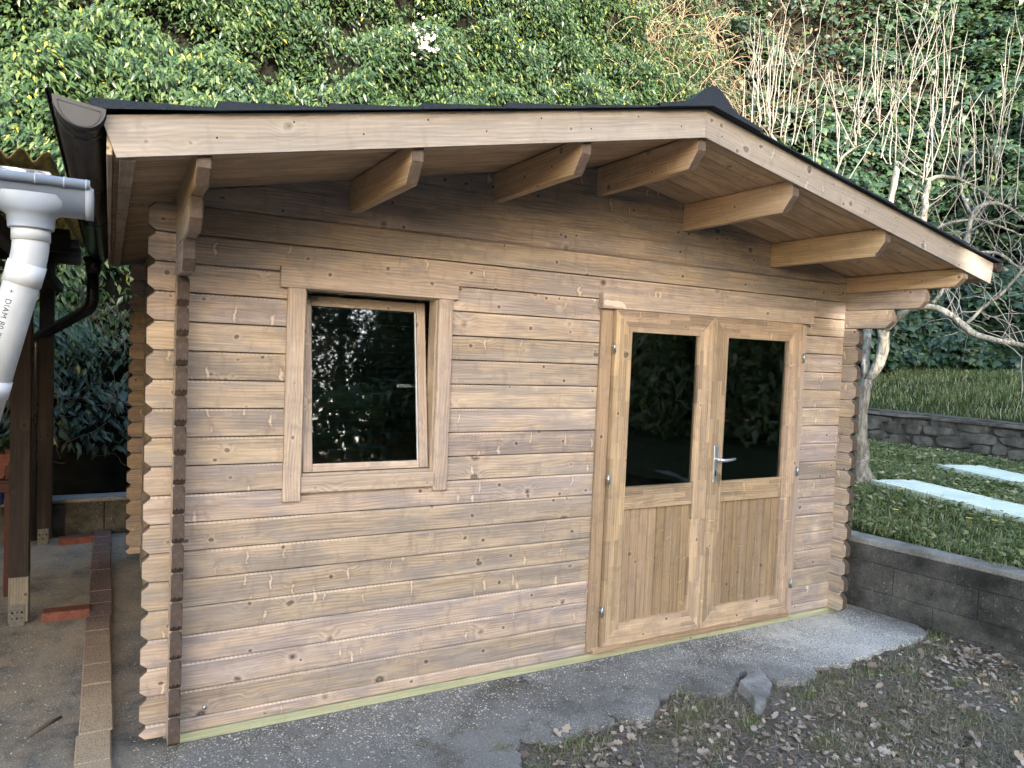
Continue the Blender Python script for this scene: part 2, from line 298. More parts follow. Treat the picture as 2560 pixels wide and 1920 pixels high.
# ---------------------------------------------------------------- object helpers
def mesh_of(bm, name, smooth=False):
    me = bpy.data.meshes.new(name); bm.normal_update(); bm.to_mesh(me); bm.free()
    if smooth:
        for p in me.polygons: p.use_smooth = True
    return me
def py_mesh(name, V, F, smooth=False):
    me = bpy.data.meshes.new(name); me.from_pydata([tuple(v) for v in V], [], F); me.update()
    if smooth:
        for p in me.polygons: p.use_smooth = True
    return me
def link(name, me, mats=None, parent=None, mw=None):
    o = bpy.data.objects.new(name, me); COL.objects.link(o)
    if mats is not None and me is not None and len(me.materials) == 0:
        for m in (mats if isinstance(mats, (list, tuple)) else [mats]): me.materials.append(m)
    if mw is not None: o.matrix_world = mw
    if parent is not None:
        o.parent = parent; o.matrix_parent_inverse = PW[parent].inverted()
    PW[o] = mw.copy() if mw is not None else Matrix.Identity(4)
    return o
PW = {}
def empty(name, loc=(0, 0, 0), parent=None):
    o = link(name, None, None, parent, Matrix.Translation(loc)); o.empty_display_size = .2; return o
def tag(o, label=None, cat=None, group=None, kind=None):
    if label: o['label'] = label
    if cat: o['category'] = cat
    if group: o['group'] = group
    if kind: o['kind'] = kind
    return o
def frame(o, xd, zd):
    x = Vector(xd).normalized(); z = Vector(zd).normalized(); y = z.cross(x)
    m = Matrix((x, y, z)).transposed().to_4x4(); m.translation = Vector(o); return m
HX = ((1, 0, 0), (0, 0, 1)); VZ = ((0, 0, 1), (-1, 0, 0)); DY = ((0, 1, 0), (0, 0, 1))
def hull(points, name, dissolve=True):
    bm = bmesh.new()
    for p in points: bm.verts.new(p)
    bmesh.ops.convex_hull(bm, input=bm.verts)
    if dissolve: bmesh.ops.dissolve_limit(bm, angle_limit=.02, verts=bm.verts, edges=bm.edges)
    bmesh.ops.recalc_face_normals(bm, faces=bm.faces)
    return mesh_of(bm, name)
CACHE = {}
def end_mats(me, lim=.5):
    for p in me.polygons: p.material_index = 1 if abs(p.normal.x) > lim else 0
def log_mesh(L, h, t, c0, c1, notch=False):
    """one log, length along X: bevelled long edges, ends cut back at the corners (c0, c1)"""
    key = ('log', round(L, 4), round(h, 4), t, c0, c1)
    if key in CACHE: return CACHE[key]
    b = .0075; hz = h/2; ht = t/2
    def ring(x, hz):
        return [(x, s*ht, z_) for s in (-1, 1) for z_ in (hz-.0090, -hz+.0032)] + [(x, s*(ht-b), hz-.0015) for s in (-1, 1)] + [(x, s*(ht-.011), -hz+.0010) for s in (-1, 1)]
    pts = []
    for sgn, c in ((-1, c0), (1, c1)):
        if c > 0: pts += ring(sgn*(L/2-c), hz) + ring(sgn*L/2, hz-c*.85)
        else: pts += ring(sgn*L/2, hz)
    me = hull(pts, 'log'); end_mats(me); CACHE[key] = me; return me
def box_mesh(L, t, h, bev=.002):
    key = ('box', round(L, 4), round(t, 4), round(h, 4), bev)
    if key in CACHE: return CACHE[key]
    pts = []
    for a in (-1, 1):
        for b in (-1, 1):
            for c in (-1, 1):
                pts += [(a*(L/2-bev), b*t/2, c*(h/2-bev)), (a*L/2, b*(t/2-bev), c*(h/2-bev)), (a*(L/2-bev), b*(t/2-bev), c*h/2)]
    me = hull(pts, 'board'); CACHE[key] = me; return me
def board(name, x0, x1, y0, y1, z0, z1, mat, parent, ax='x', bev=.002, end=None):
    """a straight board filling the given box, grain along axis ax"""
    c = ((x0+x1)/2, (y0+y1)/2, (z0+z1)/2); dx, dy, dz = x1-x0, y1-y0, z1-z0
    fr = {'x': HX, 'z': VZ, 'y': DY}[ax]
    dims = {'x': (dx, dy, dz), 'z': (dz, dy, dx), 'y': (dy, dx, dz)}[ax]
    me = box_mesh(*dims, bev)
    if end is not None:
        me = me.copy(); me.materials.clear()
        for m in (mat, end): me.materials.append(m)
        end_mats(me, .9)
    elif len(me.materials) and me.materials[0] != mat: me = me.copy(); me.materials.clear()
    return link(name, me, mat, parent, frame(c, *fr))
def prism(name, poly, t, mat, parent, mw, y0=0.0):
    """polygon in local (x, z), thickness t along local y starting at y0"""
    n = len(poly); V = [(a, y0, b) for a, b in poly] + [(a, y0+t, b) for a, b in poly]
    F = [tuple(range(n)), tuple(range(2*n-1, n-1, -1))] + [(i, i+n, (i+1) % n+n, (i+1) % n) for i in range(n)]
    bm = bmesh.new(); vv = [bm.verts.new(v) for v in V]
    for f in F: bm.faces.new([vv[i] for i in f])
    bmesh.ops.recalc_face_normals(bm, faces=bm.faces)
    return link(name, mesh_of(bm, name), mat, parent, mw)
def tube(V, F, pts, rad, n=8, closed=True):
    """append a tapered tube along pts to V, F"""
    pts = [Vector(p) for p in pts]; k = len(pts); base = len(V); up = None
    for i, p in enumerate(pts):
        d = (pts[min(i+1, k-1)]-pts[max(i-1, 0)]).normalized()
        a = d.orthogonal().normalized() if up is None else (up - d*up.dot(d)).normalized()
        up = a; b = d.cross(a); r = rad[i] if hasattr(rad, '__len__') else rad
        for j in range(n):
            t = 2*math.pi*j/n; V.append(tuple(p + a*(r*math.cos(t)) + b*(r*math.sin(t))))
    for i in range(k-1):
        for j in range(n): F.append((base+i*n+j, base+i*n+(j+1) % n, base+(i+1)*n+(j+1) % n, base+(i+1)*n+j))
    if closed: F.append(tuple(base+j for j in range(n-1, -1, -1))); F.append(tuple(base+(k-1)*n+j for j in range(n)))
def tube_obj(name, pts, rad, mat, parent, n=12, smooth=True):
    V, F = [], []; tube(V, F, pts, rad, n); return link(name, py_mesh(name, V, F, smooth), mat, parent)
def bend(p, q, r, k, n=5):
    """round the corner q of the path p-q-r with size k"""
    p, q, r = Vector(p), Vector(q), Vector(r); a = q+(p-q).normalized()*k; b = q+(r-q).normalized()*k
    return [a*(1-t)**2+q*2*t*(1-t)+b*t*t for t in [i/n for i in range(n+1)]]
def extrude_y(prof, y0, y1, name, mat, parent, slope=0.0, closed=False, ny=1, smooth=False):
    n = len(prof); V = []; F = []
    for i in range(ny+1):
        y = y0+(y1-y0)*i/ny; V += [(x, y, z+slope*(y-y0)) for x, z in prof]
    for i in range(ny):
        for j in range(n-1+closed): a = i*n+j; b = i*n+(j+1) % n; F.append((a, b, b+n, a+n))
    if closed: F += [tuple(range(n)), tuple(range((ny+1)*n-1, ny*n-1, -1))]
    bm = bmesh.new(); vv = [bm.verts.new(v) for v in V]
    for f in F: bm.faces.new([vv[i] for i in f])
    bmesh.ops.recalc_face_normals(bm, faces=bm.faces)
    return link(name, mesh_of(bm, name, smooth), mat, parent)
# value noise, vectorised
def _h(i, j, k, s):
    n = (i.astype(np.int64)*374761393 + j.astype(np.int64)*668265263 + k.astype(np.int64)*2147483647 + s*974634777) & 0xffffffff
    n = ((n ^ (n >> 13))*1274126177) & 0xffffffff; n = ((n ^ (n >> 16))*2246822519) & 0xffffffff
    return ((n ^ (n >> 15)) & 0xffffff)/float(0xffffff)
def vn(P, s=0):
    P = np.asarray(P, float); i = np.floor(P).astype(np.int64); f = P-i; f = f*f*(3-2*f); r = 0
    for a in (0, 1):
        for b in (0, 1):
            for c in (0, 1):
                w = (f[..., 0] if a else 1-f[..., 0])*(f[..., 1] if b else 1-f[..., 1])*(f[..., 2] if c else 1-f[..., 2])
                r = r + w*_h(i[..., 0]+a, i[..., 1]+b, i[..., 2]+c, s)
    return r
def fbm(P, o=3, s=0):
    r = 0; a = .5; t = 0
    for k in range(o): r = r+a*vn(np.asarray(P)*2**k, s+k); t += a; a *= .55
    return r/t
def np_mesh(name, V, T, mat, smooth=False):
    """triangle mesh straight from numpy arrays"""
    me = bpy.data.meshes.new(name); V = np.asarray(V, np.float32); T = np.asarray(T, np.int32)
    me.vertices.add(len(V)); me.vertices.foreach_set('co', V.ravel()); me.loops.add(T.size); me.loops.foreach_set('vertex_index', T.ravel())
    me.polygons.add(len(T)); me.polygons.foreach_set('loop_start', np.arange(0, T.size, 3, dtype=np.int32))
    me.update(calc_edges=True); me.validate(); me.materials.append(mat)
    if smooth: me.polygons.foreach_set('use_smooth', np.ones(len(T), bool))
    return me
def nrm(a): return a/np.maximum(np.linalg.norm(a, axis=-1, keepdims=True), 1e-9)
IVY = (np.array([(0, 0, 0), (.34, .12, -.06), (.50, .42, -.10), (.22, .58, -.04), (0, 1.0, -.14), (-.22, .58, -.04), (-.50, .42, -.10), (-.34, .12, -.06), (0, .42, .05)]), np.array([(8, 0, 1), (8, 1, 2), (8, 2, 3), (8, 3, 4), (8, 4, 5), (8, 5, 6), (8, 6, 7), (8, 7, 0)]))
LANCE = (np.array([(0, 0, 0), (.19, .34, -.05), (0, 1.0, -.22), (-.19, .34, -.05), (0, .40, .045)]), np.array([(4, 0, 1), (4, 1, 2), (4, 2, 3), (4, 3, 0)]))
OAK = (np.array([(0, 0, 0), (.10, .12, .02), (.26, .22, .06), (.16, .36, .02), (.36, .50, .10), (.20, .64, .03), (.26, .82, .08), (0, 1.0, .05), (-.26, .82, .02), (-.20, .64, .0), (-.36, .50, .07), (-.16, .36, .0), (-.26, .22, .05), (-.10, .12, .0), (0, .5, -.03)]), np.array([(14, i, (i+1) % 14) for i in range(14)]))
def leaves(name, P, N, D, S, shape, mat):
    """P points, N leaf normals, D tip directions, S sizes"""
    V0, T0 = shape; D = nrm(D-N*(D*N).sum(1, keepdims=True)); X = np.cross(D, N); k = len(P)
    V = P[:, None, :]+S[:, None, None]*(V0[None, :, 0:1]*X[:, None, :]+V0[None, :, 1:2]*D[:, None, :]+V0[None, :, 2:3]*N[:, None, :])
    T = T0[None]+(np.arange(k)*len(V0))[:, None, None]
    return np_mesh(name, V.reshape(-1, 3), T.reshape(-1, 3), mat)
def blades(name, P, H, lean, W, mat, cols=None):
    """grass blades: bent two-segment strips"""
    k = len(P); a = RNG.uniform(0, 2*np.pi, k); d = np.stack([np.cos(a), np.sin(a), 0*a], 1); s = np.stack([-np.sin(a), np.cos(a), 0*a], 1)
    l = lean*RNG.uniform(.3, 1.2, k); up = np.array([0, 0, 1.])
    m = P+d*(H*l*.35)[:, None]+up*(H*.62*np.sqrt(np.maximum(.05, 1-l*l*.3)))[:, None]; t = P+d*(H*l)[:, None]+up*(H*np.maximum(.15, 1-.55*l))[:, None]
    V = np.stack([P-s*W[:, None], P+s*W[:, None], m-s*W[:, None]*.7, m+s*W[:, None]*.7, t], 1); b = (np.arange(k)*5)[:, None]
    T = np.stack([b+np.array([[0, 1, 3]]), b+np.array([[0, 3, 2]]), b+np.array([[2, 3, 4]])], 1)
    return np_mesh(name, V.reshape(-1, 3), T.reshape(-1, 3), mat)
# ================================================================ SETTING
S_ = lambda o: tag(o, kind='structure')
def sheet(name, xs, ys, zf, mat, smooth=True):
    X, Y = np.meshgrid(xs, ys); Z = zf(X, Y); nx, ny = len(xs), len(ys)
    V = np.stack([X, Y, Z], -1).reshape(-1, 3); i = np.arange((ny-1)*(nx-1)); r = i//(nx-1); c = i % (nx-1); a = r*nx+c
    T = np.concatenate([np.stack([a, a+1, a+nx+1], 1), np.stack([a, a+nx+1, a+nx], 1)])
    return S_(link(name, np_mesh(name, V, T, mat, smooth)))
def soil_z(X, Y):
    P = np.stack([X*1.0, Y*1.0, 0*X], -1)
    far = np.clip((np.hypot(X-2, Y+1)-14)/30, 0, 1)
    return -.014-.05*np.clip((-.62-Y)/1.0, 0, 1)+.04*(fbm(P*1.1, 3, 3)-.5)*np.clip((-.4-Y)*2, .2, 1)+.030*(fbm(P*6, 2, 5)-.5)-.5*far
gx = np.concatenate([np.linspace(-250, -8, 12), np.linspace(-7, 0, 15), np.linspace(.1, 6.0, 120), np.linspace(6.5, 14, 12), np.linspace(20, 250, 10)])
gy = np.concatenate([np.linspace(-250, -14, 10), np.linspace(-12, -3.2, 12), np.linspace(-3, .5, 72), np.linspace(1, 14, 10), np.linspace(20, 250, 8)])
sheet('ground', gx, gy, soil_z, M['soil'])
# concrete apron the cabin stands on, broken along its front edge
edge = [(-6, -6), (.55, -6), (.62, -3), (.82, -1.9), (.98, -1.35), (1.08, -1.12), (1.16, -.95), (1.20, -.80), (1.26, -.70), (1.29, -.62), (1.345, -.56), (1.375, -.60), (1.45, -.635), (1.56, -.645), (1.66, -.60), (1.75, -.62), (1.86, -.605), (1.92, -.63), (1.99, -.66), (2.05, -.62), (2.12, -.575), (2.18, -.50), (2.30, -.48), (2.42, -.55), (2.55, -.60), (2.66, -.55), (2.74, -.50), (2.80, -.46), (2.87, -.50), (2.90, -.62), (2.96, -.66), (3.06, -.68), (3.19, -.64), (3.25, -.58), (3.32, -.60), (3.40, -.585), (3.50, -.62), (3.60, -.585), (3.687, -.61), (3.80, -.575), (3.957, -.565), (4.12, -.57), (4.25, -.55), (4.349, -.545), (4.44, -.47), (4.50, -.30), (4.5, 4.2), (-6, 4.2)]
er = []
for i, (a, b) in enumerate(edge[:-1]):
    c, d = edge[i+1]; er.append((a, b)); L = math.hypot(c-a, d-b)
    if 3 < i < 45 and L > .05:
        for k in range(1, int(L/.022)): t = k/int(L/.022); er.append((a+(c-a)*t+random.uniform(-.012, .012), b+(d-b)*t+random.uniform(-.012, .012)))
er.append(edge[-1])
ap = prism('concrete_apron', er, .12, M['slab'], None, frame((0, 0, .015), (1, 0, 0), (0, 1, 0)))   # local y points down
S_(ap)
# hillside: a curved bank wrapping round the back and the right of the plot
HB = np.array([(-16, 3.2, .25), (-8, 4.3, .3), (-1, 4.45, .32), (4, 4.6, .7), (8, 4.9, 1.3), (10.5, 5.3, 1.6), (12.5, 5.0, 1.66), (13.7, 3.3, 1.68), (14.5, .2, 1.7), (15.2, -6, 1.3), (14.6, -12, .6), (13.2, -18, 0.)])
_t = np.linspace(0, len(HB)-1, 400); _i = np.clip(_t.astype(int), 0, len(HB)-2); _f = (_t-_i)[:, None]
_p = lambda k: HB[np.clip(_i+k, 0, len(HB)-1)]
HC = .5*((2*_p(0))+(-_p(-1)+_p(1))*_f+(2*_p(-1)-5*_p(0)+4*_p(1)-_p(2))*_f**2+(-_p(-1)+3*_p(0)-3*_p(1)+_p(2))*_f**3)
HS = np.concatenate([[0], np.cumsum(np.linalg.norm(np.diff(HC, axis=0), axis=1))]); HL = HS[-1]
HT = nrm(np.gradient(HC[:, :2], axis=0)); HN = np.stack([HT[:, 1], -HT[:, 0]], 1)      # points into the plot
def hill(s, h):
    """s metres along the foot, h metres up the slope -> point, outward normal"""
    b = np.stack([np.interp(s, HS, HC[:, k]) for k in range(3)], -1); n2 = nrm(np.stack([np.interp(s, HS, HN[:, k]) for k in range(2)], -1))
    al = R(62); up = np.sin(al); bk = np.cos(al)
    N = np.stack([n2[..., 0]*up, n2[..., 1]*up, np.full(np.shape(s), bk)], -1)
    P = b.copy(); P[..., :2] -= n2*(h*bk)[..., None]; P[..., 2] += h*up
    q = np.stack([s, h, 0*s], -1)
    bul = 1.4*(fbm(q*.55, 3, 21)-.5)+1.1*(fbm(q*1.5, 2, 31)-.5)
    return P+N*(bul*np.clip(h/.8+.15, .15, 1))[..., None], N
hs, hh = np.meshgrid(np.linspace(0, HL, 260), np.linspace(-.6, 16, 90)); HP, _ = hill(hs, hh); HP = HP-_*.12
i_ = np.arange(89*259); a_ = (i_//259)*260+i_ % 259
S_(link('hillside', np_mesh('hillside', HP.reshape(-1, 3), np.concatenate([np.stack([a_, a_+1, a_+261], 1), np.stack([a_, a_+261, a_+260], 1)]), plain('shaded_bank_soil', (.007, .007, .005), .95, .1, 0, .6, 6, .8, .03), True)))  # near-black soil colour stands for shade in the gaps between leaves
# lawns
def lawn_z(X, Y):
    P = np.stack([X, Y, 0*X], -1)
    return np.interp(X, [4.4, 4.75, 6.2, 9.3], [.485, .50, .60, .62])+.05*(fbm(P*2.2, 3, 8)-.5)
sheet('lawn', np.linspace(4.58, 9.5, 60), np.linspace(-7, 7.5, 90), lawn_z, M['lawn'])
def lawn2_z(X, Y):
    P = np.stack([X, Y, 0*X], -1); return np.interp(X, [9.4, 9.7, 12.4, 15], [1.03, 1.10, 1.66, 1.75])+.12*(fbm(P*1.3, 3, 9)-.5)
sheet('upper_lawn', np.linspace(9.42, 15.5, 50), np.linspace(-7, 8, 80), lawn2_z, M['lawn'])

# ================================================================ THE CABIN
cab = tag(empty('log_cabin', (2.04, 1.48, .015)), 'brown stained log cabin with pitched roof, tilted window and double glazed door', 'cabin')
RX, RS = 2.022, .2
zs = lambda x: 2.743-RS*abs(x-RX)                     # underside of the roof boards
XL, XR = -.157, 4.235; T = .045; P0 = .12; HB0 = .055
LOGM = [M['log'], M['end']]
def put_log(wall, L, h, c, fr, c0, c1):
    return link('log', log_mesh(L, h, T, c0, c1), LOGM, wall, frame(c, *fr))
def gable_log(wall, z0, z1, y):
    """log clipped by the two roof slopes; top log of the gable"""
    x0a, x1a = RX-(2.743-z0)/RS, RX+(2.743-z0)/RS; x0b, x1b = RX-max(0, 2.743-z1)/RS, RX+max(0, 2.743-z1)/RS
    z1 = min(z1, 2.742); lo, hi = max(XL+.10, x0a), min(XR-.10, x1a); zlo = min(z1, zs(lo)-.004); zhi = min(z1, zs(hi)-.004)
    cx, cz = (lo+hi)/2, (z0+z1)/2; pts = []
    prof = [(lo, z0), (hi, z0), (hi, zhi), (min(hi, x1b), z1), (max(lo, x0b), z1), (lo, zlo)]
    for px, pz in prof:
        dz = .009 if pz == z0 else (-.009 if pz == z1 else 0)
        pts += [(px-cx, -T/2, pz-cz+dz), (px-cx, T/2, pz-cz+dz), (px-cx, -T/2+.0075, pz-cz), (px-cx, T/2-.0075, pz-cz)]
    return link('log', hull(pts, 'log'), LOGM, wall, frame((cx, y, cz), *HX))
CE = .026
fw = tag(empty('wall', (2.04, 0, .055), cab), 'front wall of horizontal logs')
rw = empty('wall', (2.04, 2.97, .055), cab); lw = tag(empty('wall', (-.03, 1.48, .055), cab), 'left side wall of stacked logs'); gw = empty('wall', (4.11, 1.48, .055), cab)
YF = T/2; YR = 2.95+T/2
zt = [.055]+[.115+P0*k for k in range(19)]            # course boundaries of the front and back wall
for i in range(len(zt)-1):
    z0, z1 = zt[i], zt[i+1]; h = z1-z0; zc = (z0+z1)/2; cc = min(CE, h*.4)
    win = 1.07 < zc < 2.03; door = zc < 2.03
    segs = [(XL, .43), (1.145, 2.10), (3.67, XR)] if win else ([(XL, 2.10), (3.67, XR)] if door else [(XL, XR)])
    for a, b in segs:
        put_log(fw, b-a-.001, h-.0015, ((a+b)/2, YF, zc), HX, cc if a == XL else 0, cc if b == XR else 0)
    put_log(rw, XR-XL, h-.0015, (2.04, YR, zc), HX, cc, cc)
z = zt[-1]
while z < 2.74:
    gable_log(fw, z, z+P0, YF); gable_log(rw, z, z+P0, YR); z += P0
for k in range(19):                                   # side walls; the three top logs run out as corbels
    z0 = HB0+P0*k; z1 = z0+P0; y0 = {16: -.35, 17: -.56}.get(k, -.118); y1 = 3.08
    for wall, xc in ((lw, -.0325), (gw, 4.1125)):
        if k < 16: put_log(wall, y1-y0, P0-.0015, (xc, (y0+y1)/2, (z0+z1)/2), DY, CE, CE)
        else:                                         # corbels: lower front corner cut away
            if k == 18: y0, z1 = -.78, 2.325
            h = z1-z0-.002; cz = (z0+z1)/2; cv, chh = (.05, .055) if k == 18 else (.045, .045); yc = (y0+y1)/2; L = y1-y0; pts = []
            for s in (-1, 1):
                q = T/2; b = .005
                for yy, zz in ((0, h), (L, h), (L, 0), (chh, 0), (0, cv)):
                    pts += [(yy-L/2, s*(q-b), zz-h/2), (min(max(yy, b), L-b)-L/2, s*q, min(max(zz, b), h-b)-h/2)]
            link('log', hull(pts, 'corbel'), [M['purlin'] if k == 18 else M['log'], M['end2']], wall, frame((xc, yc, z0+h/2+.001), *DY))
for w in (lw, gw):
    for o in w.children:
        if o.data.name.startswith('corbel'): end_mats(o.data, .45)
# dark boxes stand for the shade in notches milled under the near log ends
for k in range(16):
    for dx in (-.008, .008):
        z0 = HB0+P0*k
        link('groove_shade', box_mesh(.004, .007, .010, .0008), M['felt'], lw, frame((-.0325+dx, -.1166, z0+.0255), *DY)) if k else None
# purlins
PURL = []
for xp in (.680, 1.408, 2.027, 2.645, 3.375):
    top = zs(xp)-.004; bot = 2.325+(abs(xp-RX) < 1)*(zs(xp)-zs(.68)) if xp != 2.027 else zs(xp)-.155
    h = top-bot; y0, y1 = -.779, 3.0; L = y1-y0; q = .0225; b = .003; pts = []
    for s in (-1, 1):
        for yy, zz in ((0, h), (L, h), (L, 0), (.058, 0), (0, .075)):
            sl = -RS*s*q*(1 if xp > RX+.1 else -1 if xp < RX-.1 else 0) if zz == h else 0
            if abs(xp-RX) < .1 and zz == h: sl = -RS*q
            pts += [(yy-L/2, -s*(q-b), zz-h/2+sl), (min(max(yy, b), L-b)-L/2, -s*q, min(max(zz, b), h-b)-h/2+sl)]
    me = hull(pts, 'purlin', True); me.materials.append(M['purlin']); me.materials.append(M['end2']); end_mats(me, .5)
    link('purlin', me, None, cab, frame((xp, (y0+y1)/2, (top+bot)/2), *DY))
# base beam of pale green timber
board('base_beam', -.045, 4.158, -.006, .05, .016, .054, M['green'], cab)
board('base_beam', -.06, -.004, .06, 3.05, .016, .0535, M['green'], cab, 'y'); board('base_beam', 4.085, 4.14, .06, 3.05, .016, .0535, M['green'], cab, 'y')
board('floor_panel', 0, 4.08, .05, 2.94, .03, .07, M['inner'], cab)
# ---------------------------------------------------------------- roof
roof = tag(extrude_y([(-.285, zs(-.285)+.020), (RX, zs(RX)+.020), (4.325, zs(4.325)+.020), (4.325, zs(4.325)+.088), (RX, zs(RX)+.088), (-.285, zs(-.285)+.088)], -.778, 3.115, 'roof', M['felt'], cab, closed=True), 'shallow pitched roof of boards under dark shingles')
bw = .0975; nb = 40; Ls = math.hypot(1, RS)
for side in (-1, 1):
    x0, x1 = (-.285, RX-.002) if side < 0 else (RX+.002, 4.325); Lb = (x1-x0)*Ls
    xd = Vector((1, 0, RS if side < 0 else -RS)).normalized(); zd = Vector((-xd.z, 0, xd.x))
    me = box_mesh(Lb, bw-.0035, .018, .0025)
    for i in range(nb):
        y = -.778+bw*(i+.5); cx = (x0+x1)/2
        link('roof_board', me, M['soffit'], roof, frame(Vector((cx, y, zs(cx)))+zd*.0095, xd, zd))
    # shingle courses, each lapping over the one below
    xs_ = [-.348, -.003, .345, .672, 1.011, 1.365, 1.70, RX] if side < 0 else [4.395, 4.04, 3.70, 3.36, 3.02, 2.68, 2.34, RX]
    lf = [.042, .028, .026, .023, .020, .017, .014]
    za = lambda x: 2.839-RS*abs(x-RX)
    for i in range(7):
        a = xs_[i]; b = xs_[i+1]+(xs_[i+1]-a)*.10 if i < 6 else RX; lift = lf[i] if side < 0 else .6*lf[i]; lb = .007
        th = .006 if i else .010; nn = 34; V = []; F = []
        for k in range(nn+1):
            y0_ = -.826-.004*(i % 2); y = y0_+(3.14-y0_)*k/nn; wob = .003*math.sin(k*1.7+i*2.1)+random.uniform(-.0015, .0015); fr_ = k == 0
            V += [(a, y, za(a)+lift+wob), (b, y, za(b)+lb), (b, y, za(b)+(.0015 if fr_ else lb-.004)), (a, y, za(a)+((.0015 if i else .012) if fr_ else lift-th+wob))]
        for k in range(nn):
            for j in range(4): F.append((k*4+j, k*4+(j+1) % 4, k*4+4+(j+1) % 4, k*4+4+j))
        F += [(0, 1, 2, 3), (nn*4+3, nn*4+2, nn*4+1, nn*4)]
        bm = bmesh.new(); vv = [bm.verts.new(v) for v in V]
        for f in F: bm.faces.new([vv[q] for q in f])
        bmesh.ops.recalc_face_normals(bm, faces=bm.faces)
        link('shingle_strip', mesh_of(bm, 'shingle_strip'), M['shingle'], roof)
# ridge caps: bell-shaped pieces, the first one curling up
for i in range(14):
    k = 1.0 if i == 0 else .55; y0 = -.842+.285*i; pf = []; pb = []
    for j in range(17):
        t = -1+j/8; t = t*abs(t)**.35; x = RX+t*(.30 if i == 0 else .24); base = 2.839-RS*abs(x-RX)
        bulge = .052*k*math.exp(-(abs(t)/.30)**3.0)+.020*k*math.exp(-(t/.6)**2)
        pf.append((x, base+.016+bulge)); pb.append((x, base+.012+bulge*.45))
    V = []; F = []
    for y, pfl in ((y0, pf), (y0+.11, [((a[0]+b[0])/2, (a[1]*.6+b[1]*.4)) for a, b in zip(pf, pb)]), (y0+.32, pb)):
        V += [(x, y, zz) for x, zz in pfl]+[(x, y, 2.839-RS*abs(x-RX)+(.002 if t_ else .002)) for t_, (x, zz) in enumerate(pfl)]
    for r in range(2):
        for j in range(16): a = r*34+j; F += [(a, a+1, a+35, a+34), (a+17, a+51, a+52, a+18)]
    for j in range(16): F += [(j, j+17, j+18, j+1)]
    link('ridge_cap', py_mesh('ridge_cap', V, F), M['shingle'], roof)
# fascia boards on the front gable
def fascia(a, b, y0, t, name='fascia_board'):
    L = abs(b-a)*Ls; top = 2.839; s = 1 if a < RX else -1
    mid = (a+b)/2; xd = Vector((1, 0, RS*s)).normalized(); zd = Vector((-xd.z, 0, xd.x)); h = .1255/Ls
    o = Vector((mid, y0+t/2, top-RS*abs(mid-RX)-.063)); k = RS*h/2
    hl = L/2; jn = h*RS/2                       # plumb cut where the two meet at the ridge
    if s > 0: poly = [(-hl+.008, -h/2), (hl-jn-.0008, -h/2), (hl+jn-.0008, h/2), (-hl-.012, h/2)]
    else: poly = [(-hl+jn+.0008, -h/2), (hl+.002, -h/2), (hl, h/2), (-hl-jn+.0008, h/2)]
    return prism(name, poly, t, M['fascia'], roof, frame(o, xd, zd), -t/2)
fascia(-.296, RX, -.80, .02); fascia(RX, 4.338, -.80, .02); fascia(-.296, RX, 3.118, .02); fascia(RX, 4.338, 3.118, .02)
for i in range(9):
    for x, dz in ((.0+.235*i, -.030 if i % 2 else -.075), (2.12+.255*i, -.035 if i % 2 else -.085)):
        link('nail_head', box_mesh(.0055, .002, .0055, .0008), M['felt'], roof, frame((x, -.8008, 2.839-RS*abs(x-RX)+dz), *HX))
board('eave_board', -.303, -.287, -.777, 3.115, 2.262, 2.372, M['trim'], roof, 'y'); board('eave_board', 4.327, 4.343, -.777, 3.115, 2.262, 2.372, M['trim'], roof, 'y')
board('eave_batten', -.268, -.225, -.777, 3.115, zs(-.25)-.036, zs(-.25)-.009, M['trim'], roof, 'y')
# ---------------------------------------------------------------- window
win = tag(empty('window', (.787, 0, 1.05), cab), 'window tilted inwards at the top in a plain board surround')
board('head_trim', .360, 1.206, -.021, -.001, 1.968, 2.058, M['trim'], win); 
board('side_trim', .392, .4695, -.0195, -.001, 1.022, 1.967, M['trim'], win, 'z'); board('side_trim', 1.1055, 1.180, -.0195, -.001, 1.034, 1.967, M['trim'], win, 'z')
board('sill_board', .4705, 1.1045, -.030, -.001, 1.059, 1.131, M['trim'], win)
board('frame_jamb', .43, .478, .001, .085, 1.08, 2.03, M['trim'], win, 'z'); board('frame_jamb', 1.096, 1.144, .001, .085, 1.08, 2.03, M['trim'], win, 'z')
board('frame_head', .479, 1.095, .001, .085, 1.962, 2.03, M['trim'], win); board('frame_sill', .479, 1.095, .001, .085, 1.08, 1.142, M['trim'], win)
ta = math.atan2(.118, .80); zd = Vector((0, math.sin(ta), math.cos(ta))); so = Vector((.787, .008, 1.147))
def sash(name, x0, x1, z0, z1, y0, y1, mat, ax, par=win):
    c = so+Vector(((x0+x1)/2-.787, 0, 0))+zd*((z0+z1)/2)+Vector((0, math.cos(ta), -math.sin(ta)))*((y0+y1)/2)
    if ax == 'x': return link(name, box_mesh(x1-x0, y1-y0, z1-z0), mat, par, frame(c, (1, 0, 0), zd))
    return link(name, box_mesh(z1-z0, y1-y0, x1-x0), mat, par, frame(c, zd, (-1, 0, 0)))
sash('sash_stile', .483, .527, 0, .81, 0, .045, M['trim'], 'z'); sash('sash_stile', 1.043, 1.088, 0, .81, 0, .045, M['trim'], 'z')
sash('sash_rail', .528, 1.042, 0, .036, .0005, .0445, M['trim'], 'x'); sash('sash_rail', .528, 1.042, .764, .81, .0005, .0445, M['trim'], 'x')
sash('glazing_bead', 1.036, 1.0425, .036, .764, .008, .02, M['pvcwhite'], 'z')
sash('glass_pane', .520, 1.048, .030, .770, .012, .016, M['glass'], 'x')
hd = sash('window_handle', 1.052, 1.078, .34, .47, .046, .056, M['alu'], 'z'); sash('handle_lever', .955, 1.07, .395, .412, .062, .078, M['alu'], 'x', hd)
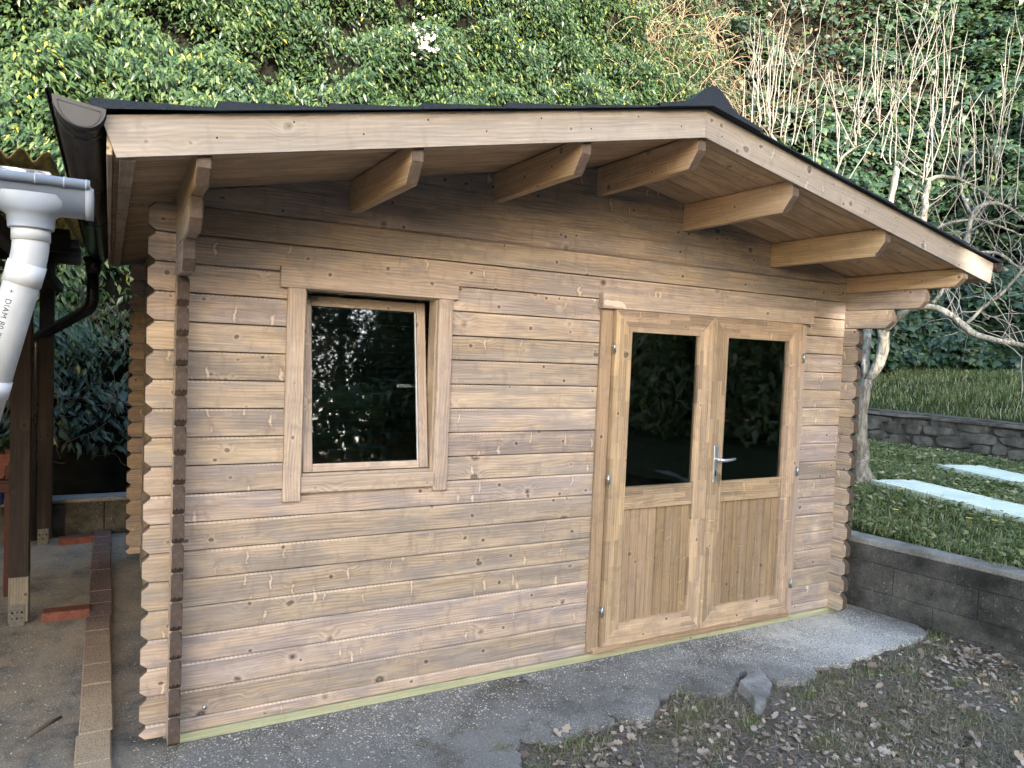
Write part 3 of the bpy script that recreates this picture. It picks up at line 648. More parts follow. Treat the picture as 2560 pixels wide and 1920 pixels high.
for sx, sz in ((.44, 1.93), (.43, 1.55), (.425, 1.14), (1.145, 1.90), (1.142, 1.55), (1.14, 1.1), (.53, 1.995), (1.09, 1.99), (.53, 1.082), (1.07, 1.08)):
    link('screw_head', box_mesh(.007, .003, .007, .001), M['steel'], win, frame((sx, -.0215 if sz < 1.96 and sz > 1.13 or sx < .47 or sx > 1.105 else -.0315 if sz < 1.13 else -.0225, sz), *HX))
# ---------------------------------------------------------------- double door
dr = tag(empty('door_frame', (2.88, 0, .055), cab), 'door surround with wide header board')
hb_ = board('head_trim', 2.050, 3.733, -.046, -.001, 1.984, 2.067, M['trim'], dr)
n_ = NT('wood_filler'); P_, _ = objvec(n_); M['filler'] = n_.fin((.62, .50, .42), .9, .1, n_.noise(P_, 60.0), .5, .003)
fp = [(0, 0), (.02, -.004), (.05, -.002), (.085, -.012), (.125, -.008), (.15, -.020), (.145, .004), (.12, .020), (.09, .026), (.05, .022), (.02, .027), (.002, .022)]
prism('filler_patch', fp, .0015, M['filler'], dr, frame((2.054, -.0478, 2.004), *HX))
board('side_trim', 2.064, 2.139, -.020, -.001, .074, 1.983, M['plank'], dr, 'z'); board('side_trim', 3.636, 3.700, -.020, -.001, .066, 1.983, M['trim'], dr, 'z')
board('frame_jamb', 2.10, 2.142, .001, .07, .06, 2.03, M['trim'], dr, 'z'); board('frame_jamb', 3.636, 3.67, .001, .07, .06, 2.03, M['trim'], dr, 'z'); board('frame_head', 2.143, 3.635, .001, .07, 1.985, 2.03, M['trim'], dr)
board('threshold', 2.10, 3.67, -.028, .07, .056, .094, M['plank'], dr)
YD = -.043; TD = .045
def mitre(par, x0, x1, z0, z1, w0, w1, wt, wb):
    H = z1-z0; L = x1-x0
    mw = lambda x, z, fr: frame((x, YD, z), *fr)
    # vertical stiles: local x = up, local z = -X
    prism('stile', [(0, 0), (H, 0), (H-wt, -w0), (wb, -w0)], TD, M['lam'], par, mw(x0, z0, VZ))
    prism('stile', [(0, 0), (wb, w1), (H-wt, w1), (H, 0)], TD, M['lam'], par, mw(x1, z0, VZ))
    prism('rail', [(.0006, 0), (L-.0006, 0), (L-w1-.0004, -wt), (w0+.0004, -wt)], TD-.0006, M['lam'], par, mw(x0, z1, HX), .0003)
    prism('rail', [(.0006, 0), (L-.0006, 0), (L-w1-.0004, wb), (w0+.0004, wb)], TD-.0006, M['lam'], par, mw(x0, z0, HX), .0003)
def leaf(x0, x1, w0, w1, label):
    d = tag(empty('door', ((x0+x1)/2, YD, .098), cab), label)
    z0, z1 = .098, 1.982; a, b = x0+w0, x1-w1
    mitre(d, x0, x1, z0, z1, w0, w1, .117, .124)
    board('rail', a+.0008, b-.0008, YD+.0012, YD+TD-.001, .866, .992, M['lam'], d)
    link('glass_pane', box_mesh(b-a+.006, .004, .875, .0005), M['glass'], d, frame(((a+b)/2, YD+.021, 1.429), *HX))
    for q in (a+.004, b-.004): board('glazing_bead', q-.004, q+.004, YD+.026, YD+.036, .993, 1.864, M['felt'], d, 'z', .001)
    board('glazing_bead', a+.01, b-.01, YD+.026, YD+.036, .993, 1.001, M['felt'], d, 'x', .001); board('glazing_bead', a+.01, b-.01, YD+.026, YD+.036, 1.857, 1.864, M['felt'], d, 'x', .001)
    n = 8; w = (b-a)/n
    for i in range(n):
        pts = []; q = w/2-.0012; t = .009
        for xx in (-.325, .325): pts += [(xx, -t, -q+.004), (xx, -t, q-.004), (xx, -t+.009, -q), (xx, -t+.009, q), (xx, t, -q), (xx, t, q)]
        key = ('pl', round(w, 4))
        if key not in CACHE: CACHE[key] = hull(pts, 'plank')
        link('plank', CACHE[key], M['plank'], d, frame((a+w*(i+.5), YD+.024, .545), *VZ))
    return d
dl = leaf(2.146, 2.8705, .113, .111, 'left leaf of the double door'); drr = leaf(2.8725, 3.632, .115, .119, 'right leaf of the double door with the handle')
def hinge(par, x, z):
    h = tube_obj('hinge', [(x, -.049, z-.030), (x, -.049, z+.030)], .0075, M['steel'], par, 10)
    tube_obj('hinge_ring', [(x, -.049, z-.0025), (x, -.049, z+.0025)], .0092, M['steel'], h, 10)
    tube_obj('hinge_pin', [(x-.018, -.047, z+.012), (x, -.047, z+.012)], .003, M['steel'], h, 6); tube_obj('hinge_pin', [(x+.001, -.047, z-.014), (x+.018, -.047, z-.014)], .003, M['steel'], h, 6)
for z in (1.77, 1.043, .302): hinge(dl, 2.136, z)
for z in (1.762, 1.026, .287): hinge(drr, 3.650, z)
hp = board('handle_plate', 2.912, 2.948, YD-.008, YD-.0005, .990, 1.213, M['alu'], drr, 'z', .002)
V, F = [], []; tube(V, F, [(2.930, YD-.008, 1.130), (2.930, YD-.040, 1.131)], .010, 10)
tube(V, F, [(2.930, YD-.034, 1.131), (2.945, YD-.046, 1.129), (2.962, YD-.050, 1.127), (3.0, YD-.050, 1.129), (3.047, YD-.047, 1.135)], [.0105, .0105, .0095, .0085, .007], 10)
link('handle_lever', py_mesh('handle_lever', V, F, True), M['alu'], hp)
board('keyhole', 2.925, 2.935, YD-.0095, YD-.0079, 1.028, 1.062, M['felt'], hp, 'z', .001)
for sx in (2.918, 2.942):
    for sz in (1.206, .997): tube_obj('screw_head', [(sx, YD-.0095, sz), (sx, YD-.0075, sz)], .0035, M['steel'], hp, 8)
V, F = [], []; ring = [(2.952+.011*math.cos(t), YD-.022, 1.046+.016*math.sin(t)) for t in [i*math.pi/5 for i in range(11)]]
tube(V, F, ring, .002, 6); tube(V, F, [(2.930, YD-.008, 1.05), (2.945, YD-.024, 1.05)], .003, 6)
link('key', py_mesh('key', V, F, True), M['brass'], hp)
prism('key', [(-.009, .0), (.009, .0), (.011, -.012), (.005, -.024), (.003, -.062), (-.003, -.062), (-.004, -.024), (-.011, -.012)], .002, M['brass'], hp, frame((2.953, YD-.022, 1.030), *HX))
# bolts that hold the storm anchors
for bx, bz in ((.095, .150), (.117, 2.313), (4.02, 2.245)):
    tube_obj('bolt_head', [(bx, -.005, bz), (bx, .001, bz)], [.008, .011], M['steel'], fw, 10)
# ---------------------------------------------------------------- gutters
def gutter(name, xc, r, zr, y0, y1, mat, lipside, cap, label, tilt=.0):
    g = tag(empty(name, (xc, (y0+y1)/2, zr), cab), label); sl = -.012
    outer = [(xc+r*math.cos(t)*1.02, zr+r*math.sin(t)*1.08+tilt*math.cos(t)*lipside) for t in [math.pi+i*math.pi/14 for i in range(15)]]
    inner = [(x-(x-xc)*.04, z-(z-zr)*.04+.0008) for x, z in reversed(outer)]
    extrude_y(outer+inner, y0, y1, 'trough', mat, g, sl, True, 1, True)
    lx = outer[0][0] if lipside < 0 else outer[-1][0]; lz = outer[0][1] if lipside < 0 else outer[-1][1]
    V, F = [], []; prof = [(lx+lipside*.006+.011*math.cos(t), lz+.006+.011*math.sin(t)) for t in [R(-60)+i*R(300)/12 for i in range(13)]]
    extrude_y(prof+[(x*.995+.005*(lx+lipside*.006), z) for x, z in reversed(prof)], y0+.0, y1, 'rolled_lip', mat, g, sl, True, 1, True)
    c = [(x-xc, z-zr) for x, z in outer]
    ec = prism('end_cap', c, .006, cap, g, frame((xc, y0-.004, zr), *HX))
    k = [(x*.80, z*.80-.012) for x, z in c]; ring = k+[k[0]]
    tube_obj('embossed_ring', [(xc+x, y0-.004, zr+z) for x, z in ring], .0018, cap, ec, 6)
    for i, yy in enumerate((y0+.03, y0+.12, y0+1.0, y0+2.0, y1-.55, y1-.2)):
        band = [(xc+(x-xc)*1.025, z-(zr-z)*.025+sl*(yy-y0)) for x, z in outer]
        extrude_y(band+[(x-(x-xc)*.02, z+(zr-z)*.02) for x, z in reversed(band)], yy, yy+.022, 'bracket', mat, g, 0, True, 1, True)
    return g
gl = gutter('gutter', -.372, .066, 2.388, -.835, 3.16, M['black'], -1, M['blackcap'], 'black half-round gutter along the left eave', .010)
gutter('gutter', 4.384, .042, 2.374, -.806, 3.14, M['brown'], 1, M['brown'], 'brown half-round gutter along the right eave')
V, F = [], []; path = [(-.40, 3.02, 2.30), (-.40, 3.02, 2.24), (-.40, 3.02, 2.18)]
tube(V, F, path, [.068, .055, .043], 14); pp = [(-.40, 3.02, 2.20), (-.40, 3.02, 2.10)]+bend((-.40, 3.02, 2.10), (-.40, 3.02, 1.93), (-.78, 3.72, 1.70), .10)+[(-.74, 3.65, 1.722)]+bend((-.70, 3.57, 1.75), (-.80, 3.76, 1.68), (-.80, 3.76, .2), .04)+[(-.80, 3.76, .03)]
tube(V, F, pp, .042, 14); link('downpipe', py_mesh('downpipe', V, F, True), M['black'], gl)
# ================================================================ OPEN SHELTER ON THE LEFT
sh = tag(empty('open_shelter', (-2.0, 1.4, 0)), 'open lean-to with dark posts, mossy corrugated roof and grey gutter', 'shelter')
ZR = lambda y: 2.258+.045*(y+.6)
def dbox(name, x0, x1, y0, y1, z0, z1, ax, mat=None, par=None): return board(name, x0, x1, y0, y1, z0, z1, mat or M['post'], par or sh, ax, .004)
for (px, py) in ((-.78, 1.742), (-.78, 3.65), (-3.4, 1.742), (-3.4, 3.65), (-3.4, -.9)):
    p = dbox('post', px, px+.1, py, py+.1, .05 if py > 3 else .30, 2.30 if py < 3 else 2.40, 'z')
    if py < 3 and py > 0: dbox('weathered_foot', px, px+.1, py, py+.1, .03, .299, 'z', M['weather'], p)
    br = link('foot_bracket', box_mesh(.075, .004, .13, .001), M['bracket'], p, frame((px+.045, py-.0035, .075), *HX))
    for k in range(6):
        hx = px+.022+.023*(k % 3); hz = .058+.034*(k//3); tube_obj('bracket_hole', [(hx, py-.0062, hz), (hx, py-.0052, hz)], .007 if k % 2 else .0045, M['felt'], br, 8)
for y, zt_ in ((1.742, ZR(1.74)-.03), (3.65, ZR(3.65)-.03)): dbox('beam', -4.2, -.50, y, y+.09, zt_-.13, zt_, 'x')
for y in (.4, 2.75): dbox('purlin', -4.2, -.48, y, y+.05, ZR(y)-.085, ZR(y)-.022, 'x')
for x in (-.68, -1.5, -2.4, -3.3): dbox('rafter', x, x+.06, -.95, 3.72, 2.06, 2.13, 'y').rotation_euler.x += 0
dbox('eave_beam', -4.2, -.455, -.56, -.50, 2.150, 2.232, 'x')
wb_ = dbox('white_board', -4.2, -.425, -1.045, -1.02, 2.075, 2.142, 'x', M['flake']); board('white_board', -4.2, -.425, -1.018, -.86, 2.128, 2.141, M['flake'], sh)
for k in range(4):                                    # corrugated sheets, ridges running front to back
    x1 = -.455-.86*k; n = 132; V = []; F = []; yy = [-.63, -.45, .5, 1.5, 2.6, 3.80]
    for y in yy:
        for i in range(n+1):
            x = x1-.90*i/n; V.append((x, y, ZR(y)+.017*math.cos(2*math.pi*x/.066)+.004*(k % 2)))
    for r in range(len(yy)-1):
        for i in range(n): a = r*(n+1)+i; F.append((a, a+1, a+n+2, a+n+1))
    o = link('corrugated_sheet', py_mesh('corrugated_sheet', V, F, True), M['corr'], sh); md = o.modifiers.new('t', 'SOLIDIFY'); md.thickness = .005
for i in range(33): dbox('shade_wall_plank', -4.30, -4.275, -.95+.145*i, -.95+.145*i+.143, .04, 2.20+.0065*i, 'z')  # unseen side wall added to keep sky light out of the shelter
for i in range(17): dbox('shade_back_plank', -4.25+.145*i, -4.25+.145*i+.143, 3.80, 3.822, .34, 2.40, 'z')  # unseen back boards, added for the same shade
# grey gutter of the shelter, running along X, with funnel outlet and white downpipe
def ext_x(prof, x0, x1, name, mat, par, smooth=True):
    n = len(prof); V = [(x0, y, z) for y, z in prof]+[(x1, y, z) for y, z in prof]; F = [(j, (j+1) % n, (j+1) % n+n, j+n) for j in range(n)]+[tuple(range(n)), tuple(range(2*n-1, n-1, -1))]
    bm = bmesh.new(); vv = [bm.verts.new(v) for v in V]
    for f in F: bm.faces.new([vv[i] for i in f])
    bmesh.ops.recalc_face_normals(bm, faces=bm.faces); return link(name, mesh_of(bm, name, smooth), mat, par)
YG, ZG = -1.105, 2.088
gg = tag(empty('gutter', (-1.5, YG, ZG), sh), 'grey plastic gutter with a funnel outlet and white pipe')
pf = [(YG-.062+.0, ZG+.004)]+[(YG+.060*math.cos(t), ZG+.068*math.sin(t)) for t in [math.pi+i*math.pi/12 for i in range(13)]]
pin = [(YG+(y-YG)*.94, z+.003) for y, z in reversed(pf)]
ext_x(pf+pin, -4.2, -.332, 'trough', M['pvcgrey'], gg)
ext_x([(YG-.062+.0125*math.cos(t), ZG+.010+.0125*math.sin(t)) for t in [i*math.pi/6 for i in range(12)]], -4.2, -.335, 'rolled_lip', M['pvcgrey'], gg)
for x in (-.345, -.392, -.452, -.545, -.9): ext_x([(YG-.062+.0135*math.cos(t), ZG+.010+.0135*math.sin(t)) for t in [i*math.pi/6 for i in range(12)]], x, x+.004, 'lip_joint', M['pvcgrey'], gg)
ext_x([(YG+(y-YG)*1.05, z-.002) for y, z in pf], -.345, -.327, 'end_cap', M['pvcgrey'], gg)
# funnel: half-oval shield narrowing into a round socket
V, F = [], []; XO = -.462; rows = [(2.066, .112, .0655), (2.052, .104, .0665), (2.040, .090, .066), (2.030, .076, .064), (2.021, .063, .060), (2.014, .052, .0515), (1.984, .050, .050)]
for z, a, b in rows: V += [(XO+a*math.cos(t), YG+.0+b*math.sin(t)*1.0, z) for t in [i*2*math.pi/28 for i in range(28)]]
for r in range(len(rows)-1):
    for j in range(28): F.append((r*28+j, r*28+(j+1) % 28, (r+1)*28+(j+1) % 28, (r+1)*28+j))
link('outlet_funnel', py_mesh('outlet_funnel', V, F, True), M['pvcgrey'], gg)
tube_obj('outlet_collar', [(XO, YG, 2.014), (XO, YG, 1.982)], .0485, M['pvcgrey'], gg, 28)
pe = Vector((-.526, -1.08, 1.664)); ps = Vector((XO, YG, 1.925)); dirp = (pe-ps).normalized()
pth = [Vector((XO, YG, 1.995)), Vector((XO, YG, 1.965))]+bend((XO, YG, 1.965), ps, pe, .035, 6)
dp = tube_obj('downpipe', pth+[ps+dirp*.60], .040, M['pvcwhite'], gg, 32); tag(dp, 'white plastic downpipe with printed black lettering')
end = ps+dirp*.60
tube_obj('downpipe', bend(ps+dirp*.55, ps+dirp*.66, ps+dirp*.66+Vector((0, 0, -1)), .05)+[Vector((end.x-.02, end.y+.02, .02))], .040, M['pvcwhite'], gg, 24)
for t0, t1, rr in ((-.001, .052, .0425), (.30, .345, .0425)):
    tube_obj('pipe_socket', [ps+dirp*(t0+.03), ps+dirp*(t1+.03)], rr, M['pvcwhite'], dp, 32)
tube_obj('pipe_socket', [Vector((XO, YG, 1.988)), Vector((XO, YG, 1.953))], .0425, M['pvcwhite'], dp, 32)
cu = bpy.data.curves.new('lettering', 'FONT'); cu.body = '+  DIAM 80 PVC SER'; cu.size = .019; cu.space_character = 1.12; cu.align_x = 'LEFT'; cu.align_y = 'CENTER'
tmp = bpy.data.objects.new('tmp', cu); COL.objects.link(tmp); bpy.context.view_layer.update()
tm = bpy.data.meshes.new_from_object(tmp.evaluated_get(bpy.context.evaluated_depsgraph_get())); bpy.data.objects.remove(tmp)
tocam = (cam.matrix_world.translation-(ps+dirp*.15)); nv = (tocam-dirp*tocam.dot(dirp)).normalized(); rt = dirp.cross(nv)      # rt: towards the reader's right
if rt.dot(r_) < 0: rt = -rt
ang = R(-24); n2 = nv*math.cos(ang)+rt*math.sin(ang)
co = np.empty(len(tm.vertices)*3, np.float32); tm.vertices.foreach_get('co', co); co = co.reshape(-1, 3); rr = .0404
W_ = []
for cx_, cy_, _c in co:                               # wrap the print round the pipe
    a_w = ang+cy_/rr; q_ = ps+dirp*(.098+cx_)+(nv*math.cos(a_w)+rt*math.sin(a_w))*rr; W_ += [q_.x, q_.y, q_.z]
tm.vertices.foreach_set('co', W_); tm.update(); link('lettering', tm, M['ink'], dp)
# planter shelf glimpsed under the shelter
st = tag(empty('red_stand', (-.95, 2.3, 0)), 'dark red metal stand behind the near post', 'stand')
dbox('upright', -.86, -.825, 2.30, 2.335, .02, .98, 'z', M['redmetal'], st); dbox('upright', -1.5, -1.465, 2.30, 2.335, .02, .98, 'z', M['redmetal'], st); dbox('crossbar', -1.5, -.82, 2.285, 2.298, .70, .76, 'x', M['redmetal'], st)
dbox('shelf', -1.5, -.82, 2.26, 2.52, .762, .785, 'x', M['redmetal'], st)
pot = link('planter', hull([(sx*a, sy*b, z) for sx in (-1, 1) for sy in (-1, 1) for a, b, z in ((.15, .08, 0), (.18, .10, .13))]+[(sx*.19, sy*.11, z) for sx in (-1, 1) for sy in (-1, 1) for z in (.131, .16)], 'planter'), M['terra'], None, Matrix.Translation((-1.02, 2.40, .786)))
tag(pot, 'terracotta trough planter on the red stand', 'planter')
k = 26; a = RNG.uniform(0, 6.28, k); pp_ = np.stack([-1.02+RNG.uniform(-.13, .13, k), 2.40+RNG.uniform(-.06, .06, k), np.full(k, .94)], 1); dd = np.stack([np.cos(a)*.5, np.sin(a)*.5, np.full(k, .9)], 1)
tag(link('leafy_plant', leaves('leafy_plant', pp_, nrm(np.stack([-np.cos(a), -np.sin(a), .6+0*a], 1)), dd, RNG.uniform(.12, .26, k), LANCE, M['ivy_d'])), 'long leaved plant growing in the terracotta trough', 'plant')
V, F = [], []; tube(V, F, [(-.92, 2.33, .62), (-.92, 2.33, .74)], .055, 16); tag(link('blue_tin', py_mesh('blue_tin', V, F), M['blue'], None), 'blue tin hanging under the red stand shelf', 'tin')

# ================================================================ GROUND THINGS ON THE LEFT
kb = tag(empty('brick_kerb', (-.315, 1.9, .015)), 'narrow kerb of flat dark red tiles dusted with sawdust, running past the cabin', 'kerb')
y = -1.55; me = box_mesh(.243, .13, .036, .006)
for i in range(23):
    link('brick', me, M['kerb'], kb, frame((-.316+random.uniform(-.003, .003)+.004*math.sin(i), y+.1225, .033+random.uniform(-.002, .002)), (random.uniform(-.01, .01), 1, 0), (0, 0, 1))); y += .2455
bm_ = hull([(sx*(.125-d), sy*(.052-d), z) for sx in (-1, 1) for sy in (-1, 1) for d, z in ((0, -.026), (0, .018), (.007, .026))], 'brick')
tag(link('brick', bm_, M['terra'], None, frame((-.488, 1.785, .042), (1, -.03, 0), (0, 0, 1))), 'red clay brick lying between the kerb and the near post', 'brick', 'loose red bricks')
tag(link('brick', bm_, M['terra'], None, frame((-.497, 3.62, .042), (1, .14, 0), (0, 0, 1))), 'red clay brick lying by the far post and low wall', 'brick', 'loose red bricks')
lw_ = tag(empty('low_wall', (-2, 3.95, 0)), 'low grey concrete wall at the foot of the ivy bank', 'wall')
for i in range(8): board('block', -5.2+i*.98, -5.2+i*.98+.976, 3.84, 4.02, .0, .302, M['block'], lw_, 'x', .006)
board('coping', -5.2, 2.64, 3.825, 4.04, .3035, .335, M['cap'], lw_, 'x', .006)
V, F = [], []; tube(V, F, [(-.43, .52, .021), (-.37, .60, .022), (-.36, .61, .022)], [.006, .007, .004], 6)
for nm, q, lab in (('stick', [(-.56, .30, .021), (-.50, .38, .023), (-.45, .43, .022)], 'short brown stick lying on the sawdust beside the kerb'),):
    tag(tube_obj(nm, q, [.008, .009, .006], M['dstem'], None, 6), lab, 'stick')

# ================================================================ RETAINING WALL, STONE WALL, PANELS
wall = tag(empty('retaining_wall', (4.5, -1, 0)), 'blackened concrete block retaining wall running forward from the cabin corner', 'wall')
wd = Vector((.153, -1, 0)).normalized(); wo = Vector((4.385, .16, 0)); wnrm = Vector((1, .153, 0)).normalized()     # wd: towards the viewer, wnrm: into the bank
def wblock(name, s0, s1, z0, z1, d0, d1, mat, bev=.004):
    c = wo+wd*((s0+s1)/2)+wnrm*((d0+d1)/2)+Vector((0, 0, (z0+z1)/2)); m = frame(c, wd, (0, 0, 1))
    return link(name, box_mesh(s1-s0, abs(d1-d0), z1-z0, bev), mat, wall, m)
for row, (z0, z1, off) in enumerate(((-.16, .019, .02), (.020, .160, .19), (.161, .354, .45))):
    s = -3.2-.52+off
    while s < 3.6:
        wblock('block', s+.001, s+.5225, z0, z1-.001, random.uniform(0, .003), .16, M['block'], .0022); s += .524
wblock('cast_course', -3.2, 3.6, .355, .4700, .001, .16, M['block'], .003)
for i in range(13): wblock('coping', -3.2+.545*i, -3.2+.545*i+.5445, .4705, .512+random.uniform(-.001, .001), random.uniform(-.003, 0), .165, M['cap'], .005)
# field-stone wall
sw = tag(empty('stone_wall', (9.4, 1.6, .6)), 'weathered dry field stone terrace wall under the upper lawn', 'wall')
me = box_mesh(9.0, .30, .62, .01); link('wall_core', me, M['mortar'], sw, frame((9.60, 1.2, .80), *DY))
rows = [(.50, .70), (.68, .83), (.80, .97), (.93, 1.045)]
for z0, z1 in rows:
    y = -2.8+random.uniform(0, .2)
    while y < 5.4:
        w = random.uniform(.16, .55); h = (z1-z0)*random.uniform(.80, 1.15); pts = []
        for k in range(18):
            a = 2*math.pi*k/9+random.uniform(-.2, .2); e_ = .88 if k < 9 else 1.02; r1, r2 = w/2*random.uniform(.82, 1.05)*e_, h/2*random.uniform(.85, 1.06)*e_
            ca, sa = math.cos(a), math.sin(a); ca = math.copysign(abs(ca)**.55, ca); sa = math.copysign(abs(sa)**.6, sa); pts.append((ca*r1, (-.032 if k < 9 else .03)+random.uniform(-.014, .014), sa*r2))
        link('stone', hull(pts, 'stone', False), M['stone'], sw, frame((9.447+random.uniform(-.012, .012), y+w/2, (z0+z1)/2+random.uniform(-.028, .028)), (0, -1, 0), (random.uniform(-.05, .05), 0, 1)))
        y += w*.97+.004
y = -3.0
while y < 5.4:
    w = random.uniform(.4, .8); link('capstone', hull([(sx*w/2*.99, sy*.19+random.uniform(-.02, .02), z) for sx in (-1, 0, 1) for sy in (-1, 1) for z in (-.02, .018+random.uniform(-.004, .004))], 'capstone'), M['stone'], sw, frame((9.58, y+w/2, 1.065), (0, -1, 0), (0, 0, 1))); y += w
def panel(a, b, dirv, L, lab, w):
    a, b = Vector(a), Vector(b); x = Vector(dirv).normalized(); c = (a+b)/2+x*(L/2); h = .045
    prof = [(-w/2, 0), (w/2, 0), (w/2, h), (w/2-.05, h), (w/2-.055, h-.008), (w/2-.10, h-.008), (w/2-.105, h), (-w/2+.105, h), (-w/2+.10, h-.008), (-w/2+.055, h-.008), (-w/2+.05, h), (-w/2, h)]
    n = len(prof); V = [(sx*L/2, y, z) for sx in (-1, 1) for y, z in prof]; F = [(j, (j+1) % n, (j+1) % n+n, j+n) for j in range(n)]+[tuple(range(n-1, -1, -1)), tuple(range(n, 2*n))]
    o = link('panel', py_mesh('panel', V, F), M['foam'], None, frame(c, x, (0, -.01, 1))); return tag(o, lab, 'panel', 'pale panels on the lawn')
panel((6.06, 1.00, .60), (6.60, 1.12, .60), (-.24, -1, 0), 2.6, 'pale mint panel lying on the grass nearest the retaining wall', .50)
panel((7.62, 1.30, .635), (8.25, 1.42, .635), (-.35, -1, 0), 2.4, 'pale mint panel lying on the grass nearer the stone wall', .55)
# broken apron pieces
def slabpiece(name, poly, z0, t, mat, lab, tilt=(0, 0, 1), cat='concrete'):
    cx = sum(p[0] for p in poly)/len(poly); cy = sum(p[1] for p in poly)/len(poly); fine = []
    for i, (a, b) in enumerate(poly):
        c, d = poly[(i+1) % len(poly)]; L = math.hypot(c-a, d-b); m = max(1, int(L/.035))
        for k in range(m): u = k/m; fine.append((a+(c-a)*u-cx+random.uniform(-.008, .008), b+(d-b)*u-cy+random.uniform(-.008, .008)))
    bm = bmesh.new(); rings = []
    for sc_, z in ((1.02, -t), (1.008, -.012), (1.0, -.003), (.985, 0), (.6, .001), (.25, .001)):
        rings.append([bm.verts.new((x*sc_, y*sc_, z+(.010 if z < 0 else .012)*(vn(np.array([(x*22+cx*50) * sc_, y*22*sc_, 3.]))-.5))) for x, y in fine])
    n = len(fine)
    for r in range(5):
        for j in range(n): bm.faces.new((rings[r][j], rings[r][(j+1) % n], rings[r+1][(j+1) % n], rings[r+1][j]))
    bm.faces.new(rings[-1]); bmesh.ops.recalc_face_normals(bm, faces=bm.faces)
    z = Vector(tilt).normalized(); x = Vector((1, 0, 0)); x = (x-z*x.dot(z)).normalized()
    o = link(name, mesh_of(bm, name, False), mat, None, frame((cx, cy, z0), x, z)); return tag(o, lab, cat)
slabpiece('concrete_slab', [(2.66, -.59), (2.80, -.50), (2.90, -.515), (2.83, -.64), (2.70, -.75), (2.575, -.80)], .030, .06, M['edge'], 'tilted loose chunk of broken concrete in front of the door', (.10, -.12, 1))
fl = hull([(random.uniform(-.03, .03), random.uniform(-.018, .018), random.uniform(0, .015)) for _ in range(16)], 'flake', False)
tag(link('stone_flake', fl, M['chip'], None, Matrix.Translation((4.11, -.905, -.048))), 'small white flake of stone on the dark soil near the wall', 'stone')
tag(tube_obj('stick', [(2.375, -.985, -.045), (2.41, -1.01, -.040), (2.44, -1.035, -.044)], [.006, .007, .005], M['stem'], None, 6), 'short pale stick among the dead oak leaves', 'stick')
tag(board('plastic_strip', 3.26, 3.375, -1.40, -1.375, -.05, -.044, M['black'], None), 'thin black plastic strip lying on the soil', 'strip')
